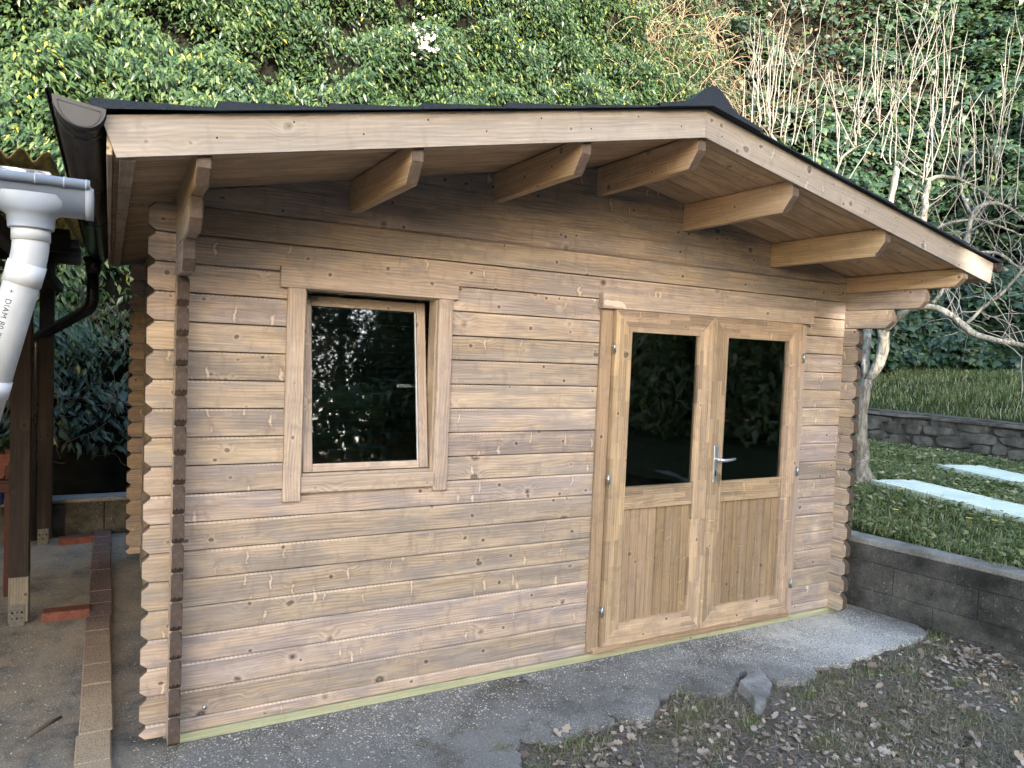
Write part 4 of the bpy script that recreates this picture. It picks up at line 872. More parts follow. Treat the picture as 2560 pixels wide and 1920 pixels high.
# ================================================================ POLLARDED TREE
LIMBS, SHOOTS = json.loads('[[[[6.162,1.257,0.556,0.0958],[6.149,1.275,0.769,0.0761],[6.141,1.287,0.938,0.0665],[6.144,1.302,1.276,0.0536],[6.163,1.302,1.479,0.0507],[6.181,1.298,1.593,0.0536]],[[6.181,1.297,1.57,0.0423],[6.228,1.353,1.682,0.0406],[6.297,1.402,1.9,0.0372],[6.364,1.451,2.098,0.035]],[[6.361,1.452,2.099,0.0351],[6.472,1.461,2.639,0.0331],[6.616,1.462,3.385,0.0312],[6.696,1.477,3.712,0.0292],[6.74,1.502,3.825,0.0253]],[[6.181,1.297,1.57,0.0451],[6.207,1.258,1.652,0.0479],[6.251,1.21,1.744,0.0536],[6.26,1.184,1.902,0.0536],[6.224,1.185,2.089,0.0496]],[[6.225,1.184,2.09,0.0468],[6.423,1.157,2.575,0.039],[6.643,1.123,3.173,0.0351],[6.715,1.155,3.459,0.0331],[6.779,1.183,3.59,0.0273]],[[6.219,1.187,2.063,0.037],[6.224,1.059,2.183,0.037],[6.206,0.943,2.277,0.0351],[6.283,0.773,2.334,0.0331],[6.355,0.596,2.207,0.0351],[6.416,0.423,2.017,0.0331],[6.481,0.256,2.003,0.0273],[6.659,0.024,1.937,0.0214]],[[6.442,0.849,2.341,0.0214],[6.533,0.842,2.433,0.0195],[6.608,0.843,2.513,0.0175],[6.694,0.844,2.728,0.0097]],[[6.471,1.188,2.581,0.0312],[6.736,1.059,2.672,0.0312],[6.985,0.941,2.802,0.0292],[7.046,0.927,2.927,0.0292],[7.101,0.926,3.252,0.0273],[7.155,0.915,3.378,0.0253],[7.322,0.836,3.384,0.0175],[7.448,0.778,3.361,0.0156],[7.561,0.726,3.297,0.0136],[7.718,0.643,3.121,0.0097]],[[6.996,0.912,2.839,0.0175],[7.007,0.822,2.87,0.0175],[7.124,0.673,2.882,0.0156],[7.172,0.554,2.748,0.0136],[7.283,0.399,2.597,0.0097]],[[6.503,0.577,2.139,0.0175],[6.632,0.459,2.332,0.0156],[6.719,0.359,2.444,0.0156],[6.756,0.288,2.581,0.0136],[6.807,0.212,2.755,0.0097]],[[6.779,1.183,3.59,0.0253],[6.903,1.186,3.648,0.0234],[7.092,1.152,3.67,0.0195],[7.299,1.104,3.624,0.0156],[7.548,1.03,3.514,0.0117],[7.793,0.959,3.413,0.0078]],[[6.654,1.468,3.342,0.0253],[6.538,1.71,3.487,0.0234],[6.381,1.98,3.719,0.0195],[6.608,2.039,3.986,0.0175],[6.857,2.08,4.122,0.0117]],[[6.673,1.809,3.522,0.0195],[6.503,2.084,3.714,0.0195],[6.282,2.388,3.955,0.0195],[6.166,2.637,4.231,0.0175],[6.25,2.77,4.389,0.0136]],[[6.779,1.183,3.59,0.0136],[6.77,1.267,3.643,0.0117],[6.699,1.385,3.715,0.0117],[6.693,1.47,3.811,0.0117]],[[7.158,0.958,3.264,0.0175],[7.189,1.106,3.517,0.0156],[7.338,1.19,3.795,0.0136],[7.599,1.21,4.004,0.0097]],[[6.979,1.829,2.708,0.0195],[7.165,1.784,2.938,0.0195],[7.468,1.672,3.131,0.0175],[7.735,1.581,3.325,0.0175],[8.084,1.439,3.413,0.0156],[8.595,1.195,3.244,0.0117]]],[[[5.913,2.844,4.439,0.0072],[5.937,2.873,4.726,0.0047],[5.962,2.902,5.03,0.0022]],[[6.003,2.791,4.366,0.0072],[6.03,2.826,4.717,0.0059],[6.052,2.86,4.96,0.0047],[6.116,2.878,5.363,0.0034],[6.165,2.9,5.69,0.0022]],[[6.078,2.747,4.324,0.0072],[6.1,2.802,4.647,0.0055],[6.13,2.852,4.959,0.0038],[6.183,2.902,5.542,0.0022]],[[6.166,2.699,4.328,0.0072],[6.219,2.746,4.64,0.0059],[6.254,2.801,4.909,0.0047],[6.324,2.845,5.355,0.0034],[6.375,2.893,5.663,0.0022]],[[6.2,2.679,4.298,0.0072],[6.249,2.71,4.804,0.0059],[6.308,2.728,5.158,0.0047],[6.379,2.745,5.609,0.0034],[6.439,2.757,5.859,0.0022]],[[6.225,2.67,4.408,0.0072],[6.312,2.712,4.741,0.0055],[6.378,2.765,5.078,0.0038],[6.478,2.804,5.516,0.0022]],[[6.137,2.719,4.404,0.0072],[6.033,2.682,4.677,0.0047],[5.909,2.656,4.942,0.0022]],[[6.33,2.601,4.181,0.0072],[6.36,2.601,4.628,0.0055],[6.378,2.604,4.998,0.0038],[6.457,2.568,5.261,0.0022]],[[6.398,2.563,4.169,0.0072],[6.519,2.62,4.603,0.0047],[6.645,2.68,5.172,0.0022]],[[6.432,2.546,4.186,0.0072],[6.546,2.528,4.584,0.0055],[6.614,2.536,4.966,0.0038],[6.693,2.542,5.46,0.0022]],[[6.412,2.601,5.08,0.0072],[6.451,2.729,5.33,0.0022]],[[6.425,2.595,5.096,0.0072],[6.514,2.424,5.301,0.0022]],[[6.618,2.433,3.979,0.0072],[6.628,2.445,4.425,0.0055],[6.626,2.458,4.763,0.0038],[6.626,2.46,4.931,0.0022]],[[6.554,2.5,4.608,0.0072],[6.618,2.413,4.734,0.0047],[6.678,2.335,4.994,0.0022]],[[6.645,2.419,3.995,0.0072],[6.706,2.419,4.464,0.0047],[6.786,2.414,5.058,0.0022]],[[6.844,2.324,4.282,0.0072],[6.85,2.344,4.502,0.0055],[6.843,2.372,4.722,0.0038],[6.804,2.423,5.064,0.0022]],[[7.222,2.118,4.331,0.0072],[6.965,2.185,4.498,0.0055],[6.777,2.216,4.725,0.0038],[6.64,2.222,5.01,0.0022]],[[6.18,2.689,4.282,0.0072],[6.156,2.665,4.515,0.0055],[6.092,2.664,4.759,0.0038],[6.043,2.672,5.35,0.0022]],[[6.289,2.628,4.256,0.0072],[6.285,2.606,4.524,0.0055],[6.266,2.598,4.911,0.0038],[6.249,2.582,5.173,0.0022]],[[6.096,2.743,4.433,0.0072],[6.077,2.877,5.017,0.0047],[6.064,2.984,5.109,0.0022]],[[6.149,2.718,4.528,0.0072],[6.254,2.738,4.859,0.0047],[6.348,2.779,5.507,0.0022]],[[6.161,2.716,4.621,0.0072],[6.093,2.702,5.147,0.0047],[6.126,2.608,5.168,0.0022]],[[6.329,2.606,4.258,0.0072],[6.44,2.629,4.59,0.0047],[6.499,2.677,4.83,0.0022]],[[6.39,1.716,4.255,0.0072],[6.349,1.69,4.53,0.0055],[6.321,1.656,4.787,0.0038],[6.308,1.621,5.192,0.0022]],[[6.562,1.62,4.235,0.0072],[6.532,1.67,4.492,0.0055],[6.535,1.703,4.78,0.0038],[6.549,1.727,5.027,0.0022]],[[6.562,1.621,4.249,0.0072],[6.471,1.618,4.465,0.0055],[6.428,1.592,4.749,0.0038],[6.398,1.574,5.345,0.0022]],[[6.577,1.605,4.096,0.0072],[6.469,1.564,4.368,0.0047],[6.357,1.541,4.96,0.0022]],[[6.692,1.527,3.807,0.0072],[6.676,1.565,3.749,0.0065],[6.65,1.616,3.86,0.0058],[6.653,1.66,4.122,0.005],[6.727,1.659,4.276,0.0043],[6.849,1.635,4.518,0.0036],[6.867,1.684,5.059,0.0029],[6.905,1.721,5.575,0.0022]],[[6.723,1.511,3.822,0.0072],[6.675,1.49,4.196,0.0047],[6.611,1.47,4.425,0.0022]],[[6.792,1.469,3.741,0.0072],[6.821,1.433,3.905,0.0064],[6.82,1.415,4.087,0.0055],[6.76,1.439,4.473,0.0047],[6.769,1.422,4.771,0.0038],[6.801,1.394,5.122,0.003],[6.827,1.366,5.416,0.0022]],[[6.804,1.462,3.742,0.0072],[6.927,1.482,4.156,0.0059],[7.05,1.504,4.634,0.0047],[7.199,1.518,5.22,0.0034],[7.345,1.523,5.612,0.0022]],[[6.744,1.529,4.426,0.0072],[6.893,1.522,4.635,0.0055],[7.104,1.486,4.963,0.0038],[7.274,1.472,5.271,0.0022]],[[6.852,1.481,4.642,0.0072],[6.869,1.435,4.879,0.0047],[6.874,1.395,5.092,0.0022]],[[6.593,1.584,3.858,0.0072],[6.726,1.605,4.164,0.0055],[6.848,1.635,4.518,0.0038],[7.008,1.649,4.98,0.0022]],[[6.313,1.727,3.635,0.0072],[6.402,1.692,3.78,0.0055],[6.538,1.64,4.097,0.0038],[6.73,1.558,4.445,0.0022]],[[6.402,1.709,4.256,0.0072],[6.472,1.711,4.464,0.0055],[6.557,1.701,4.576,0.0038],[6.641,1.694,4.745,0.0022]],[[6.212,1.791,3.798,0.0072],[6.154,1.777,4.241,0.0047],[6.011,1.81,4.672,0.0022]],[[6.452,1.679,4.202,0.0072],[6.74,1.694,4.654,0.0022]],[[6.357,1.718,3.945,0.0072],[6.29,1.808,4.121,0.0047],[6.251,1.884,4.357,0.0022]],[[6.369,1.713,3.974,0.0072],[6.442,1.794,4.257,0.0047],[6.508,1.879,4.561,0.0022]],[[6.405,1.698,4.06,0.0072],[6.466,1.765,4.282,0.0047],[6.453,1.87,4.434,0.0022]],[[6.68,1.533,3.792,0.0072],[6.649,1.525,4.2,0.0047],[6.597,1.533,4.713,0.0022]],[[6.724,1.21,3.533,0.0072],[6.766,1.194,4.139,0.0055],[6.787,1.178,4.538,0.0038],[6.767,1.185,4.934,0.0022]],[[6.747,1.2,3.588,0.0072],[6.795,1.147,3.799,0.0062],[6.852,1.089,4.049,0.0052],[6.886,1.044,4.282,0.0042],[6.836,1.047,4.562,0.0032],[6.823,1.026,4.749,0.0022]],[[6.884,1.146,4.015,0.0072],[6.836,1.114,4.464,0.0047],[6.749,1.118,5.207,0.0022]],[[6.89,1.142,4.002,0.0072],[6.848,1.112,4.426,0.0055],[6.823,1.076,4.909,0.0038],[6.796,1.031,5.225,0.0022]],[[6.975,1.11,4.29,0.0072],[6.99,1.069,4.549,0.0047],[7.002,1.042,5.032,0.0022]],[[7.021,1.051,3.614,0.0072],[7.056,1.063,3.891,0.0055],[7.078,1.09,4.305,0.0038],[7.135,1.096,4.708,0.0022]],[[7.062,1.049,4.023,0.0072],[6.983,0.986,4.153,0.0047],[7.034,0.857,4.417,0.0022]],[[7.175,0.97,3.689,0.0072],[7.2,1.015,4.039,0.0047],[7.227,1.055,4.324,0.0022]],[[7.235,0.934,3.624,0.0072],[7.219,0.926,4.022,0.0047],[7.191,0.924,4.428,0.0022]],[[7.273,0.907,3.491,0.0072],[7.315,0.874,3.826,0.0059],[7.356,0.845,4.227,0.0047],[7.354,0.843,4.69,0.0034],[7.359,0.834,5.084,0.0022]],[[7.355,0.866,3.589,0.0072],[7.516,0.862,4.194,0.0055],[7.61,0.883,4.555,0.0038],[7.741,0.895,5.131,0.0022]],[[7.344,0.869,3.521,0.0072],[7.423,0.862,4.337,0.0047],[7.558,0.795,4.573,0.0022]],[[6.807,1.168,3.604,0.0072],[6.781,1.168,3.935,0.0055],[6.788,1.155,4.399,0.0038],[6.761,1.154,4.724,0.0022]],[[6.759,1.195,3.616,0.0072],[6.787,1.188,3.874,0.0047],[6.811,1.198,4.416,0.0022]],[[7.215,0.931,3.352,0.0072],[7.207,0.985,3.63,0.0055],[7.246,1.016,3.98,0.0038],[7.26,1.061,4.332,0.0022]],[[7.427,0.864,4.339,0.0072],[7.317,0.834,4.547,0.0047],[7.209,0.799,4.684,0.0022]],[[6.901,1.12,3.677,0.0072],[7.039,1.168,3.979,0.0047],[7.167,1.221,4.274,0.0022]],[[7.298,0.89,3.424,0.0072],[7.193,0.854,3.736,0.0047],[7.083,0.817,3.973,0.0022]],[[7.429,0.814,3.362,0.0072],[7.447,0.861,3.642,0.0055],[7.475,0.91,4.063,0.0038],[7.557,0.929,4.49,0.0022]],[[7.537,0.755,3.367,0.0072],[7.629,0.805,3.794,0.0047],[7.734,0.848,4.23,0.0022]]]]')
tr = tag(empty('pollarded_tree', (6.16, 1.26, .55)), 'bare pollarded tree with pale lichen bark and upright shoots beside the cabin', 'tree')
def resample(pts, step, wob, rs):
    out = []
    for i in range(len(pts)-1):
        a, b = np.array(pts[i]), np.array(pts[i+1]); m = max(1, int(np.linalg.norm(b[:3]-a[:3])/step))
        for k in range(m): out.append(a+(b-a)*k/m)
    out.append(np.array(pts[-1])); out = np.array(out)
    if len(out) > 4:                                  # soften the corners
        for _ in range(2): out[1:-1] = .25*out[:-2]+.5*out[1:-1]+.25*out[2:]
    out[1:, :3] += rs.normal(0, wob, (len(out)-1, 3)); return out
rs = np.random.default_rng(3); starts = []
for i, L in enumerate(LIMBS):
    p = resample(L, .07, .005, rs); V, F = [], []
    rad = (.88 if i > 3 else 1)*p[:, 3]*(1+.10*rs.normal(0, 1, len(p)).clip(-1, 1)); tube(V, F, p[:, :3], rad, 12)
    if i == 0:                                        # bark plates and root flare
        A = np.array(V); nz = (fbm(A*np.array([26, 26, 6]), 3, 4)-.5)[:, None]; cx = np.repeat(p[:, :3], 12, 0); V = [tuple(v) for v in cx+(A-cx)*(1+.38*nz+.5*np.exp(-((A[:, 2:3]-.55)/.10).clip(0, 9)))]
    link('trunk' if i == 0 else 'branch', py_mesh('branch', V, F, True), M['bark'], tr); starts += [q for q in p[2:]] if i > 3 else []
for L in SHOOTS:
    p = resample(L, .10, .006, rs); V, F = [], []; tube(V, F, p[:, :3], np.maximum(p[:, 3], .0022), 6)
    if len(p) > 4:                                    # buds
        for k in range(2, len(p)-1):
            if rs.random() < .55: d = rs.normal(0, 1, 3); d /= np.linalg.norm(d); q = p[k, :3]; tube(V, F, [q, q+d*.012+np.array([0, 0, .012])], [.004, .0012], 4)
    link('shoot', py_mesh('shoot', V, F, True), M['twig'], tr); starts += [q for q in p[1:-1:2]]
V, F = [], []; starts = np.array(starts)
def twig(q, d, L, r, k=6, curl=.12, up=.0):
    pts = [np.array(q[:3])]; d = d/np.linalg.norm(d)
    for j in range(k): d = d+rs.normal(0, curl, 3)+np.array([0, 0, up]); d /= np.linalg.norm(d); pts.append(pts[-1]+d*L/k)
    tube(V, F, pts, list(np.linspace(r, r*.35, k+1)), 4); return pts
for q in starts[rs.permutation(len(starts))[:140]]:   # thin side shoots, mostly upright
    pts = twig(q, rs.normal(0, .45, 3)+np.array([0, 0, 1.0]), rs.uniform(.25, 1.0), .0038, 6, .10, .06)
    if rs.random() < .4: twig(pts[3], rs.normal(0, .6, 3)+np.array([0, 0, .5]), rs.uniform(.15, .4), .0026, 4)
low = starts[(starts[:, 2] < 3.2) & (starts[:, 0] > 6.45)]
for q in low[rs.integers(0, len(low), 55)]:          # tangled arching twigs low on the right
    pts = twig(q, rs.normal(0, .8, 3)+np.array([.2, -.3, -.15]), rs.uniform(.3, .9), .0052, 9, .36, -.03)
    twig(pts[4], rs.normal(0, 1, 3), rs.uniform(.2, .5), .0035, 6, .3)
tag(link('twigs', py_mesh('twigs', V, F, True), M['twig'], tr), kind='stuff')

# ================================================================ IVY BANK
def on_hill(n, s0, s1, h0, h1, seed):
    g = np.random.default_rng(seed); s = g.uniform(s0, s1, n); h = h0+(h1-h0)*g.random(n)
    P, N = hill(s, h); return s, h, P, N, g
def s_at(x):                                          # arc length where the foot passes x (first branch)
    k = np.argmax(HC[:, 0] >= x); return HS[k]
SA, SE = s_at(-3.4), s_at(13.55)
SDRY, SBARE, SDARK = 26.2, 28.35, 27.2                # dry vines, bare earth, start of the ivy darkened for shade (metres along the foot)
vis = lambda s, h: np.where(h > np.interp(s, [15.6, 17.2, 22, 26.3, 27.4, 27.9], [-1, 2.4, 3.2, 3.7, 3.5, -1]), 1, .12)
def ivy(name, n, s0, s1, h0, h1, seed, size, shape, mat, dens=None, depth=.42, label='', cat='ivy', thr=.26):
    s, h, P, N, g = on_hill(n, s0, s1, h0, h1, seed); q = np.stack([s, h, 0*s], -1)
    clump = fbm(q*1.7, 2, 77); keep = g.random(n) < np.clip((clump-thr)*5.5, .16, 1)
    if dens is not None: keep &= g.random(n) < dens(s, h)*vis(s, h)
    P, N, s, h, clump = P[keep], N[keep], s[keep], h[keep], clump[keep]; k = len(P)
    P = P+N*(depth*(g.random(k)**.7)*np.clip((clump-.22)*2.2, .15, 1.1))[:, None]+g.normal(0, .03, (k, 3))
    LN = nrm(N*.8+np.array([0, 0, .55])+g.normal(0, .42, (k, 3)))
    sw = fbm(np.stack([s*3, h*3, 0*s], -1), 2, 12); D = np.stack([(sw-.5)*3*g.random(k)+g.normal(0, .35, k), g.normal(0, .35, k), -1+0*s], 1)+N*.35
    o = link(name, leaves(name, P, LN, D, size*g.uniform(.45, 1.6, k), shape, mat)); return tag(o, label, cat, kind='stuff')
wob = lambda s, h, sd=55: 2*(fbm(np.stack([s*.8, h*.8, 0*s], -1), 3, sd)-.5)
drym = lambda s, h: np.exp(-(((s-SDRY-.12*(h-7)+.5*wob(s, h, 61))/.85)**2))*np.clip((fbm(np.stack([s*1.2, h*1.2, 0*s], -1), 2, 91)-.36)*6, .25, 1)
bare = lambda s, h: np.exp(-(((s-SBARE+.3*wob(s, h, 63))/.55)**2+((h-8.6)/2.0)**2))
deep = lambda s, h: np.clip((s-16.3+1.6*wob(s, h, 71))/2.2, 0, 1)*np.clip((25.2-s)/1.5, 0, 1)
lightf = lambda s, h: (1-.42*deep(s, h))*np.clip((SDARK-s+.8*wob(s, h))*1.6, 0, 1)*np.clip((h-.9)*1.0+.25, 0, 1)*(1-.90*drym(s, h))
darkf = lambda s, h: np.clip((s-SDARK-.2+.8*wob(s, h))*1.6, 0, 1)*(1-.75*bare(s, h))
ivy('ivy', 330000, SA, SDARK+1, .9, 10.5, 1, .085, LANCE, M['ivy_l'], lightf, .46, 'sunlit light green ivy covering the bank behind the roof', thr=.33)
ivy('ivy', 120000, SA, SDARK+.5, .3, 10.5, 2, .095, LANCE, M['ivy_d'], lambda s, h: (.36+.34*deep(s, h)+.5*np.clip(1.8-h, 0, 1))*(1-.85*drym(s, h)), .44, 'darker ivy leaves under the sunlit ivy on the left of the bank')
ivy('ivy', 120000, SDARK-1.2, SE+4, .0, 13, 3, .125, IVY, M['ivy_d'], darkf, .5, 'ivy on the bank behind the bare tree, shade put into its leaf colour', thr=.10)
ivy('ivy', 26000, SE+4, HL, .0, 9.0, 4, .24, IVY, M['far'], None, .6, 'dark evergreen thicket on the bank to the right of the viewer')
# bare vines and dead grass hanging in the gaps
V, F = [], []; g = np.random.default_rng(9)
def vine(s, h, L, r, droop, k=8):
    P, N = hill(np.array([s]), np.array([h])); p = P[0]+N[0]*g.uniform(.05, .35); d = N[0]*.5+g.normal(0, .5, 3)+np.array([0, 0, .5]); pts = []
    for j in range(k): pts.append(p.copy()); d = d+g.normal(0, .28, 3)+np.array([0, 0, -droop]); d /= np.linalg.norm(d); p = p+d*L/k
    tube(V, F, pts, list(np.linspace(r, r*.5, k)), 3, False)
for _ in range(700):
    s = g.normal(SDRY, .95); h = g.uniform(4, 10.5); vine(s+.12*(h-7), h, g.uniform(.4, 1.4), g.uniform(.0035, .008), g.uniform(.08, .4))
tag(link('dry_vines', py_mesh('dry_vines', V, F), M['stem']), 'dry straw-coloured vines hanging on the bank right of the ridge', 'vines', kind='stuff')
V, F = [], []
for _ in range(420): vine(g.uniform(SA, SA+6), g.uniform(.1, 1.9), g.uniform(.3, 1.0), g.uniform(.003, .008), g.uniform(.0, .2))
for _ in range(500): vine(g.normal(SBARE, .6), g.uniform(6, 11), g.uniform(.4, 1.2), g.uniform(.003, .007), g.uniform(.05, .35))
tag(link('bare_stems', py_mesh('bare_stems', V, F), M['dstem']), 'bare brown stems showing under the ivy', 'stems', kind='stuff')
k = 420; s = np.full(k, SDRY+.3)+g.normal(0, .9, k); s[:150] = SBARE+g.normal(0, .4, 150); h = g.uniform(4.5, 10, k); P, N = hill(s, h)
tag(link('dead_leaves', leaves('dead_leaves', P+N*g.uniform(.05, .4, k)[:, None], nrm(N+g.normal(0, .5, (k, 3))), np.stack([g.normal(0, .6, k), g.normal(0, .6, k), -1+0*s], 1), g.uniform(.08, .15, k), OAK, M['dead'])), 'dead leaves caught in the dry vines on the bank', 'leaves', kind='stuff')
# fluffy seed head
k = 70; c = hill(np.array([19.8]), np.array([5.8])); c = c[0][0]+c[1][0]*.55; P = c+g.normal(0, 1, (k, 3))*np.array([.11, .07, .12]) 
tag(link('seed_heads', leaves('seed_heads', P, nrm(g.normal(0, 1, (k, 3))+np.array([-.3, -1, .3])), g.normal(0, 1, (k, 3)), g.uniform(.04, .085, k), OAK, M['fluff'])), 'fluffy white seed heads hanging in the ivy above the roof', 'seed head', kind='stuff')

# ================================================================ GRASS, LITTER, FLOWERS
g = np.random.default_rng(21)
def scatter(n, x0, x1, y0, y1, zf, dens):
    x = g.uniform(x0, x1, n); y = g.uniform(y0, y1, n); keep = g.random(n) < dens(x, y); x, y = x[keep], y[keep]; return np.stack([x, y, zf(x, y)], 1)
def offpanel(x, y):
    r = np.ones_like(x)
    for (cx, cy), (dx, dy), w in (((6.33, 1.06), (-.24, -1), .50), ((7.935, 1.36), (-.35, -1), .55)):
        n = math.hypot(dx, dy); u = (x-cx)*dx/n+(y-cy)*dy/n; v = -(x-cx)*dy/n+(y-cy)*dx/n; r[(u > -.02) & (u < 2.7) & (np.abs(v) < w/2-.02)] = 0
    return r
nz = lambda x, y, f, sd: fbm(np.stack([x*f, y*f, 0*x], -1), 3, sd)
P = scatter(75000, 4.62, 9.35, -1.8, 3.6, lawn_z, lambda x, y: np.clip((nz(x, y, 1.6, 3)-.33)*4, .10, 1)*np.clip((x-4.50-.16*nz(x, y, 6, 2))*9, 0, 1)*offpanel(x, y)); k = len(P)
tag(link('grass', blades('grass', P, g.uniform(.04, .14, k), np.full(k, 1.35), g.uniform(.0020, .0042, k), M['grass'])), 'green lawn grass between the retaining wall and the stone wall', 'grass', kind='stuff')
P = scatter(46000, 9.65, 13.6, -1.5, 6.4, lawn2_z, lambda x, y: np.clip((nz(x, y, 1.1, 5)-.30)*4, .15, 1)); k = len(P)
tag(link('grass', blades('grass', P, g.uniform(.05, .22, k)*np.interp(P[:, 1], [-1, 3.5], [1.5, .75])*(.5+1.1*nz(P[:, 0], P[:, 1], 2.5, 71)), np.full(k, 1.0), g.uniform(.003, .006, k), M['grass'])), 'longer grass on the upper lawn below the ivy', 'grass', kind='stuff')
P = scatter(17000, 4.65, 9.3, -1.6, 3.2, lawn_z, lambda x, y: np.clip((nz(x, y, 2.3, 13)-.34)*5, .05, 1)*offpanel(x, y)); k = len(P); a = g.uniform(0, 6.28, k)
tag(link('lawn_weeds', leaves('lawn_weeds', P+np.array([0, 0, .03])+np.stack([0*a, 0*a, g.uniform(0, .05, k)], 1), nrm(g.normal(0, .35, (k, 3))+np.array([0, 0, 1])), np.stack([np.cos(a), np.sin(a), 0*a], 1), g.uniform(.022, .06, k), IVY, M['grass'])), 'low broad leaved weeds in the lawn', 'weeds', kind='stuff')
fm = None
for i, (x, y) in enumerate(((5.62, .94), (5.80, .62), (5.33, -.22), (5.40, -.36), (6.10, 1.28), (5.12, .22))):
    z = float(lawn_z(np.array([x]), np.array([y]))[0]); f = tag(empty('flower', (x, y, z)), ['yellow flower nearest the tree foot by the first panel end', 'yellow flower left of the nearer pale panel', 'upper yellow flower of two beside the nearer panel edge', 'lower yellow flower of two beside the nearer panel edge', 'tiny yellow flower right at the foot of the tree', 'tiny yellow flower in the grass just behind the retaining wall'][i], 'flower', 'yellow flowers in the lawn')
    tube_obj('stem', [(x, y, z-.01), (x+.004, y, z+.09)], .0018, M['grass'], f, 5)
    pts = np.array([(x+.004, y, z+.092)]*8); a = np.arange(8)*np.pi/4
    if fm is None: fm = leaves('petals', np.zeros((8, 3)), nrm(np.stack([-.35*np.cos(a), -.35*np.sin(a), 0*a+1], 1)), np.stack([np.cos(a), np.sin(a), .35+0*a], 1), np.full(8, .026), LANCE, M['petal'])
    link('petals', fm, None, f, Matrix.Translation((x+.004, y, z+.092)))
# soil in front: dry grass, green tufts, dead oak leaves
front = lambda x, y: np.clip(((-.50-.25*np.clip((1.35-x)*2, 0, 4))-y)*8, 0, 1)
P = scatter(85000, .9, 4.75, -2.3, -.42, soil_z, lambda x, y: front(x, y)*np.clip((nz(x, y, 2.6, 31)-.33)*3.2, .10, .95)); k = len(P)
tag(link('dry_grass', blades('dry_grass', P, g.uniform(.02, .065, k), np.full(k, 2.2), g.uniform(.0010, .0024, k), M['thatch'])), 'short dry grass and straw on the soil in front of the apron', 'grass', kind='stuff')
tuft = [(1.45, -.70, .09), (1.62, -.69, .06), (2.15, -.70, .10), (2.27, -.66, .07), (2.95, -.76, .06), (3.20, -.75, .09), (3.52, -.74, .10), (3.72, -.82, .05), (4.05, -.67, .11), (4.20, -.72, .07), (4.40, -.60, .07), (4.48, -.52, .05), (3.85, -1.02, .04), (3.55, -1.28, .06), (2.65, -1.1, .07), (3.05, -1.15, .08), (1.30, -.80, .05), (4.35, -1.25, .10), (2.45, -.85, .05), (1.22, -.60, .03), (2.35, -.50, .05), (3.28, -.44, .05)]
PP = np.concatenate([np.stack([g.normal(x, r*.9, 80), g.normal(y, r*.5, 80)], 1) for x, y, r in tuft]); P = np.column_stack([PP, soil_z(PP[:, 0], PP[:, 1])]); k = len(P)
tag(link('grass_tufts', blades('grass_tufts', P, g.uniform(.020, .07, k), np.full(k, 1.25), g.uniform(.0010, .0022, k), M['grass'])), 'small green grass tufts in the bare soil', 'grass', kind='stuff')
P = scatter(6500, 1.0, 4.62, -2.2, -.50, lambda x, y: soil_z(x, y)+.012, lambda x, y: front(x, y)*np.clip((nz(x, y, 1.9, 41)-.34)*3, .08, 1))
extra = np.stack([g.normal(4.30, .17, 170), g.normal(-.86, .15, 170)], 1); extra = extra[extra[:, 0] < 4.52]; P = np.concatenate([P, np.column_stack([extra, soil_z(extra[:, 0], extra[:, 1])+.012+.03*g.random(len(extra))])]); k = len(P); a = g.uniform(0, 6.28, k)
tag(link('dead_leaves', leaves('dead_leaves', P, nrm(g.normal(0, .38, (k, 3))+np.array([0, 0, 1])), np.stack([np.cos(a), np.sin(a), 0*a], 1), g.uniform(.018, .066, k)*np.where(g.random(k) < .72, .5, 1), OAK, M['oak'])), 'dead oak leaves scattered over the soil in the foreground', 'leaves', kind='stuff')
# sawdust flakes on the apron
x = np.concatenate([g.uniform(-.05, 4.3, 2600), g.normal(3.6, .4, 2200), g.uniform(-1.2, .4, 2200), g.normal(.9, .5, 900)]); y = np.concatenate([-g.random(2600)**2*.45-.02, -np.abs(g.normal(0, .13, 2200))-.01, g.uniform(-.9, 1.6, 2200), -np.abs(g.normal(0, .3, 900))-.02])
ok = (x < 4.4) & (y < 1.6) & ~((x > -.05) & (y > -.015)) & ~((x < -.2) & (x > -.45)) & ((y > -.40) | (x < .9)); x, y = x[ok], y[ok]; k = len(x); a = g.uniform(0, 6.28, k)
FL = (np.array([(-.5, -.3, 0), (.5, -.25, .08), (.4, .3, .12), (-.45, .28, .02)]), np.array([(0, 1, 2), (0, 2, 3)]))
tag(link('sawdust', leaves('sawdust', np.stack([x, y, np.full(k, .0175)], 1), nrm(g.normal(0, .15, (k, 3))+np.array([0, 0, 1])), np.stack([np.cos(a), np.sin(a), 0*a], 1), g.uniform(.004, .011, k), FL, plain('sawdust', (.55, .49, .40), .8, .2, 0, .3))), 'pale sawdust and wood shavings on the concrete', 'sawdust', kind='stuff')

# ================================================================ TREES BEHIND THE VIEWER (unseen; cypress row added to shade the plot, the rest mirror in the panes)
def big_tree(name, x, y, H, rw, label, n=5200, base=.25, ls=.30, seed=1, taper=2.1, gap=.36, shp=None):
    g = np.random.default_rng(seed); t = tag(empty(name, (x, y, -.1)), label, 'tree', 'trees across the garden')
    tube_obj('trunk', [(x, y, -.3), (x+.1, y, H*.5), (x, y, H*.9)], [.22, .15, .04], M['dstem'], t, 8)
    u = g.random(n); hh = base+(1-base)*u; r = rw*np.sqrt(g.random(n))*np.clip((1-hh)*taper, .12, 1)**.7; a = g.uniform(0, 6.28, n)
    P = np.stack([x+r*np.cos(a), y+r*np.sin(a), hh*H], 1); cl = fbm(P*.55, 2, seed); P = P[cl > gap]; k = len(P)
    link('crown', leaves('crown', P, nrm(g.normal(0, 1, (k, 3))), g.normal(0, 1, (k, 3))+np.array([0, 0, -.6]), ls*g.uniform(.5, 1.5, k), shp or IVY, M['far']), None, t)
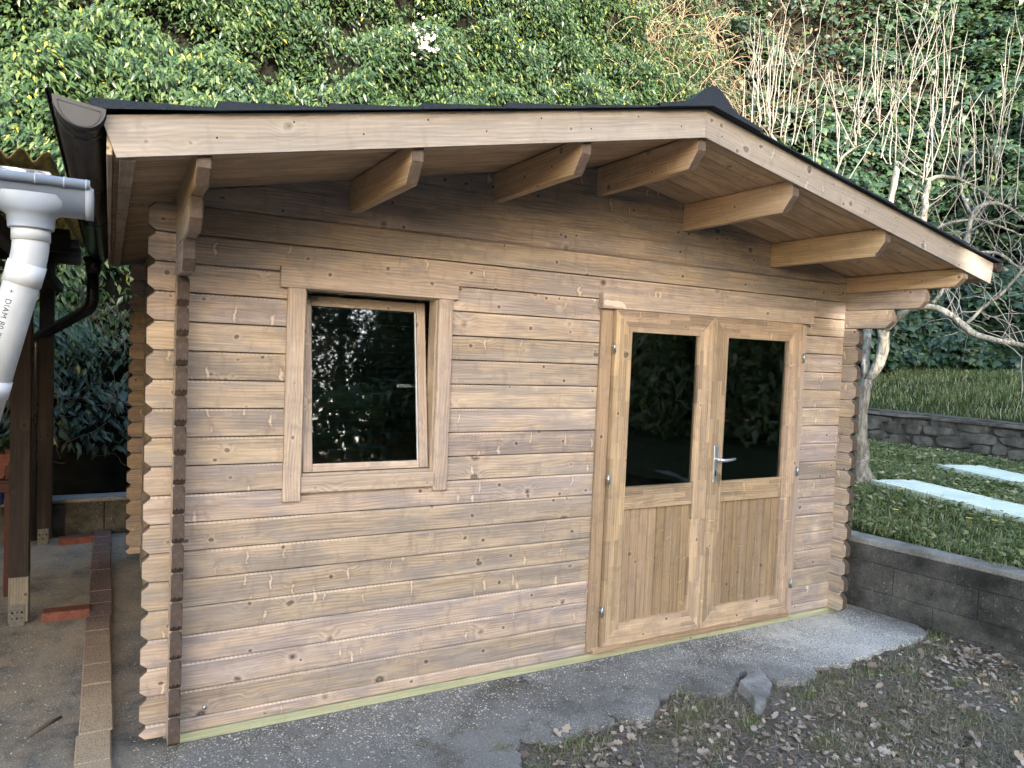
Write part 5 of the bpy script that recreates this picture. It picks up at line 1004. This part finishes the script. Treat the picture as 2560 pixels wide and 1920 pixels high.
row = [(-9.2, 8.6), (-8.0, 8.7), (-6.9, 8.5), (-5.8, 8.7), (-4.7, 8.5), (-3.6, 8.7), (-2.5, 8.5), (-1.4, 8.4), (.75, 7.7), (1.9, 5.4), (3.0, 5.4), (4.2, 5.5), (8.8, 9.3), (10.4, 9.8), (12.0, 9.4)]  # positions and heights set by the shade they throw on the plot
for i, (x, H) in enumerate(row):
    big_tree('shade_cypress', x, -20+.3*math.sin(i*2.3), H, 1.15, ['leftmost', 'second', 'third', 'fourth', 'fifth', 'sixth', 'seventh', 'eighth', 'thin ninth', 'low tenth', 'low eleventh', 'low twelfth', 'tall thirteenth', 'tall fourteenth', 'rightmost'][i]+' columnar cypress of the unseen row added to shade the plot', 3600 if i != 8 else 560, .02, .50, 40+i, 9.0, 0)
for i, (x, y, H, rw, lb) in enumerate(((6.9, -11.5, 8.2, 2.6, 'nearest pine on the right behind the viewer'), (10.0, -15.5, 9.5, 3.0, 'farther pine on the right behind the viewer'), (12.0, -10.5, 8.0, 2.8, 'pine on the slope to the right behind the viewer'), (5.2, -15.5, 9.0, 2.6, 'pine nearest the cypress row behind the viewer'))):
    big_tree('pine_tree', x, y, H, rw, lb, 30000, .08, .17, 60+i, 2.6, [.37, .35, .35, .42][i], LANCE)
g = np.random.default_rng(77)                         # laurel hedge to the right of the viewer
hd_ = tag(empty('laurel_hedge', (8, -8, -.1)), 'thick laurel hedge running behind the viewer to the right', 'hedge')
k = 15000; u = g.random(k); P = np.stack([6.6+u*3.6+g.normal(0, .30, k), -4.6-u*8.4+g.normal(0, .30, k), -.1+g.random(k)*(3.4+.7*np.sin(u*17))], 1)
link('foliage', leaves('foliage', P, nrm(g.normal(0, .7, (k, 3))+np.array([-.5, .6, .4])), g.normal(0, .6, (k, 3))+np.array([0, 0, -.8]), g.uniform(.10, .24, k), LANCE, M['grass']), None, hd_)
for i in range(6): tube_obj('stem', [(6.9+.6*i, -5.3-1.4*i, -.2), (6.95+.6*i, -5.3-1.4*i, 2.2)], [.05, .02], M['dstem'], hd_, 6)
k = 14000; u = g.random(k); P = np.stack([7.4+u*6.0+g.normal(0, .35, k), -3.9-u*3.2+g.normal(0, .35, k), -.1+g.random(k)*(3.6+.6*np.sin(u*13))], 1)
h3 = tag(empty('laurel_hedge', (10, -5.5, -.1)), 'thick laurel hedge running away to the right of the viewer', 'hedge')
link('foliage', leaves('foliage', P, nrm(g.normal(0, .7, (k, 3))+np.array([-.6, .5, .4])), g.normal(0, .6, (k, 3))+np.array([0, 0, -.8]), g.uniform(.10, .24, k), LANCE, M['grass']), None, h3)
k = 11000; P = np.stack([g.uniform(1, 8.5, k), -11+g.normal(0, .4, k), -.1+g.random(k)*4.3], 1)
h2 = tag(empty('laurel_hedge', (4.5, -11, -.1)), 'lower hedge crossing the garden behind the viewer', 'hedge')
link('foliage', leaves('foliage', P, nrm(g.normal(0, .7, (k, 3))+np.array([-.2, .8, .4])), g.normal(0, .6, (k, 3))+np.array([0, 0, -.8]), g.uniform(.14, .30, k), LANCE, M['ivy_l']), None, h2)
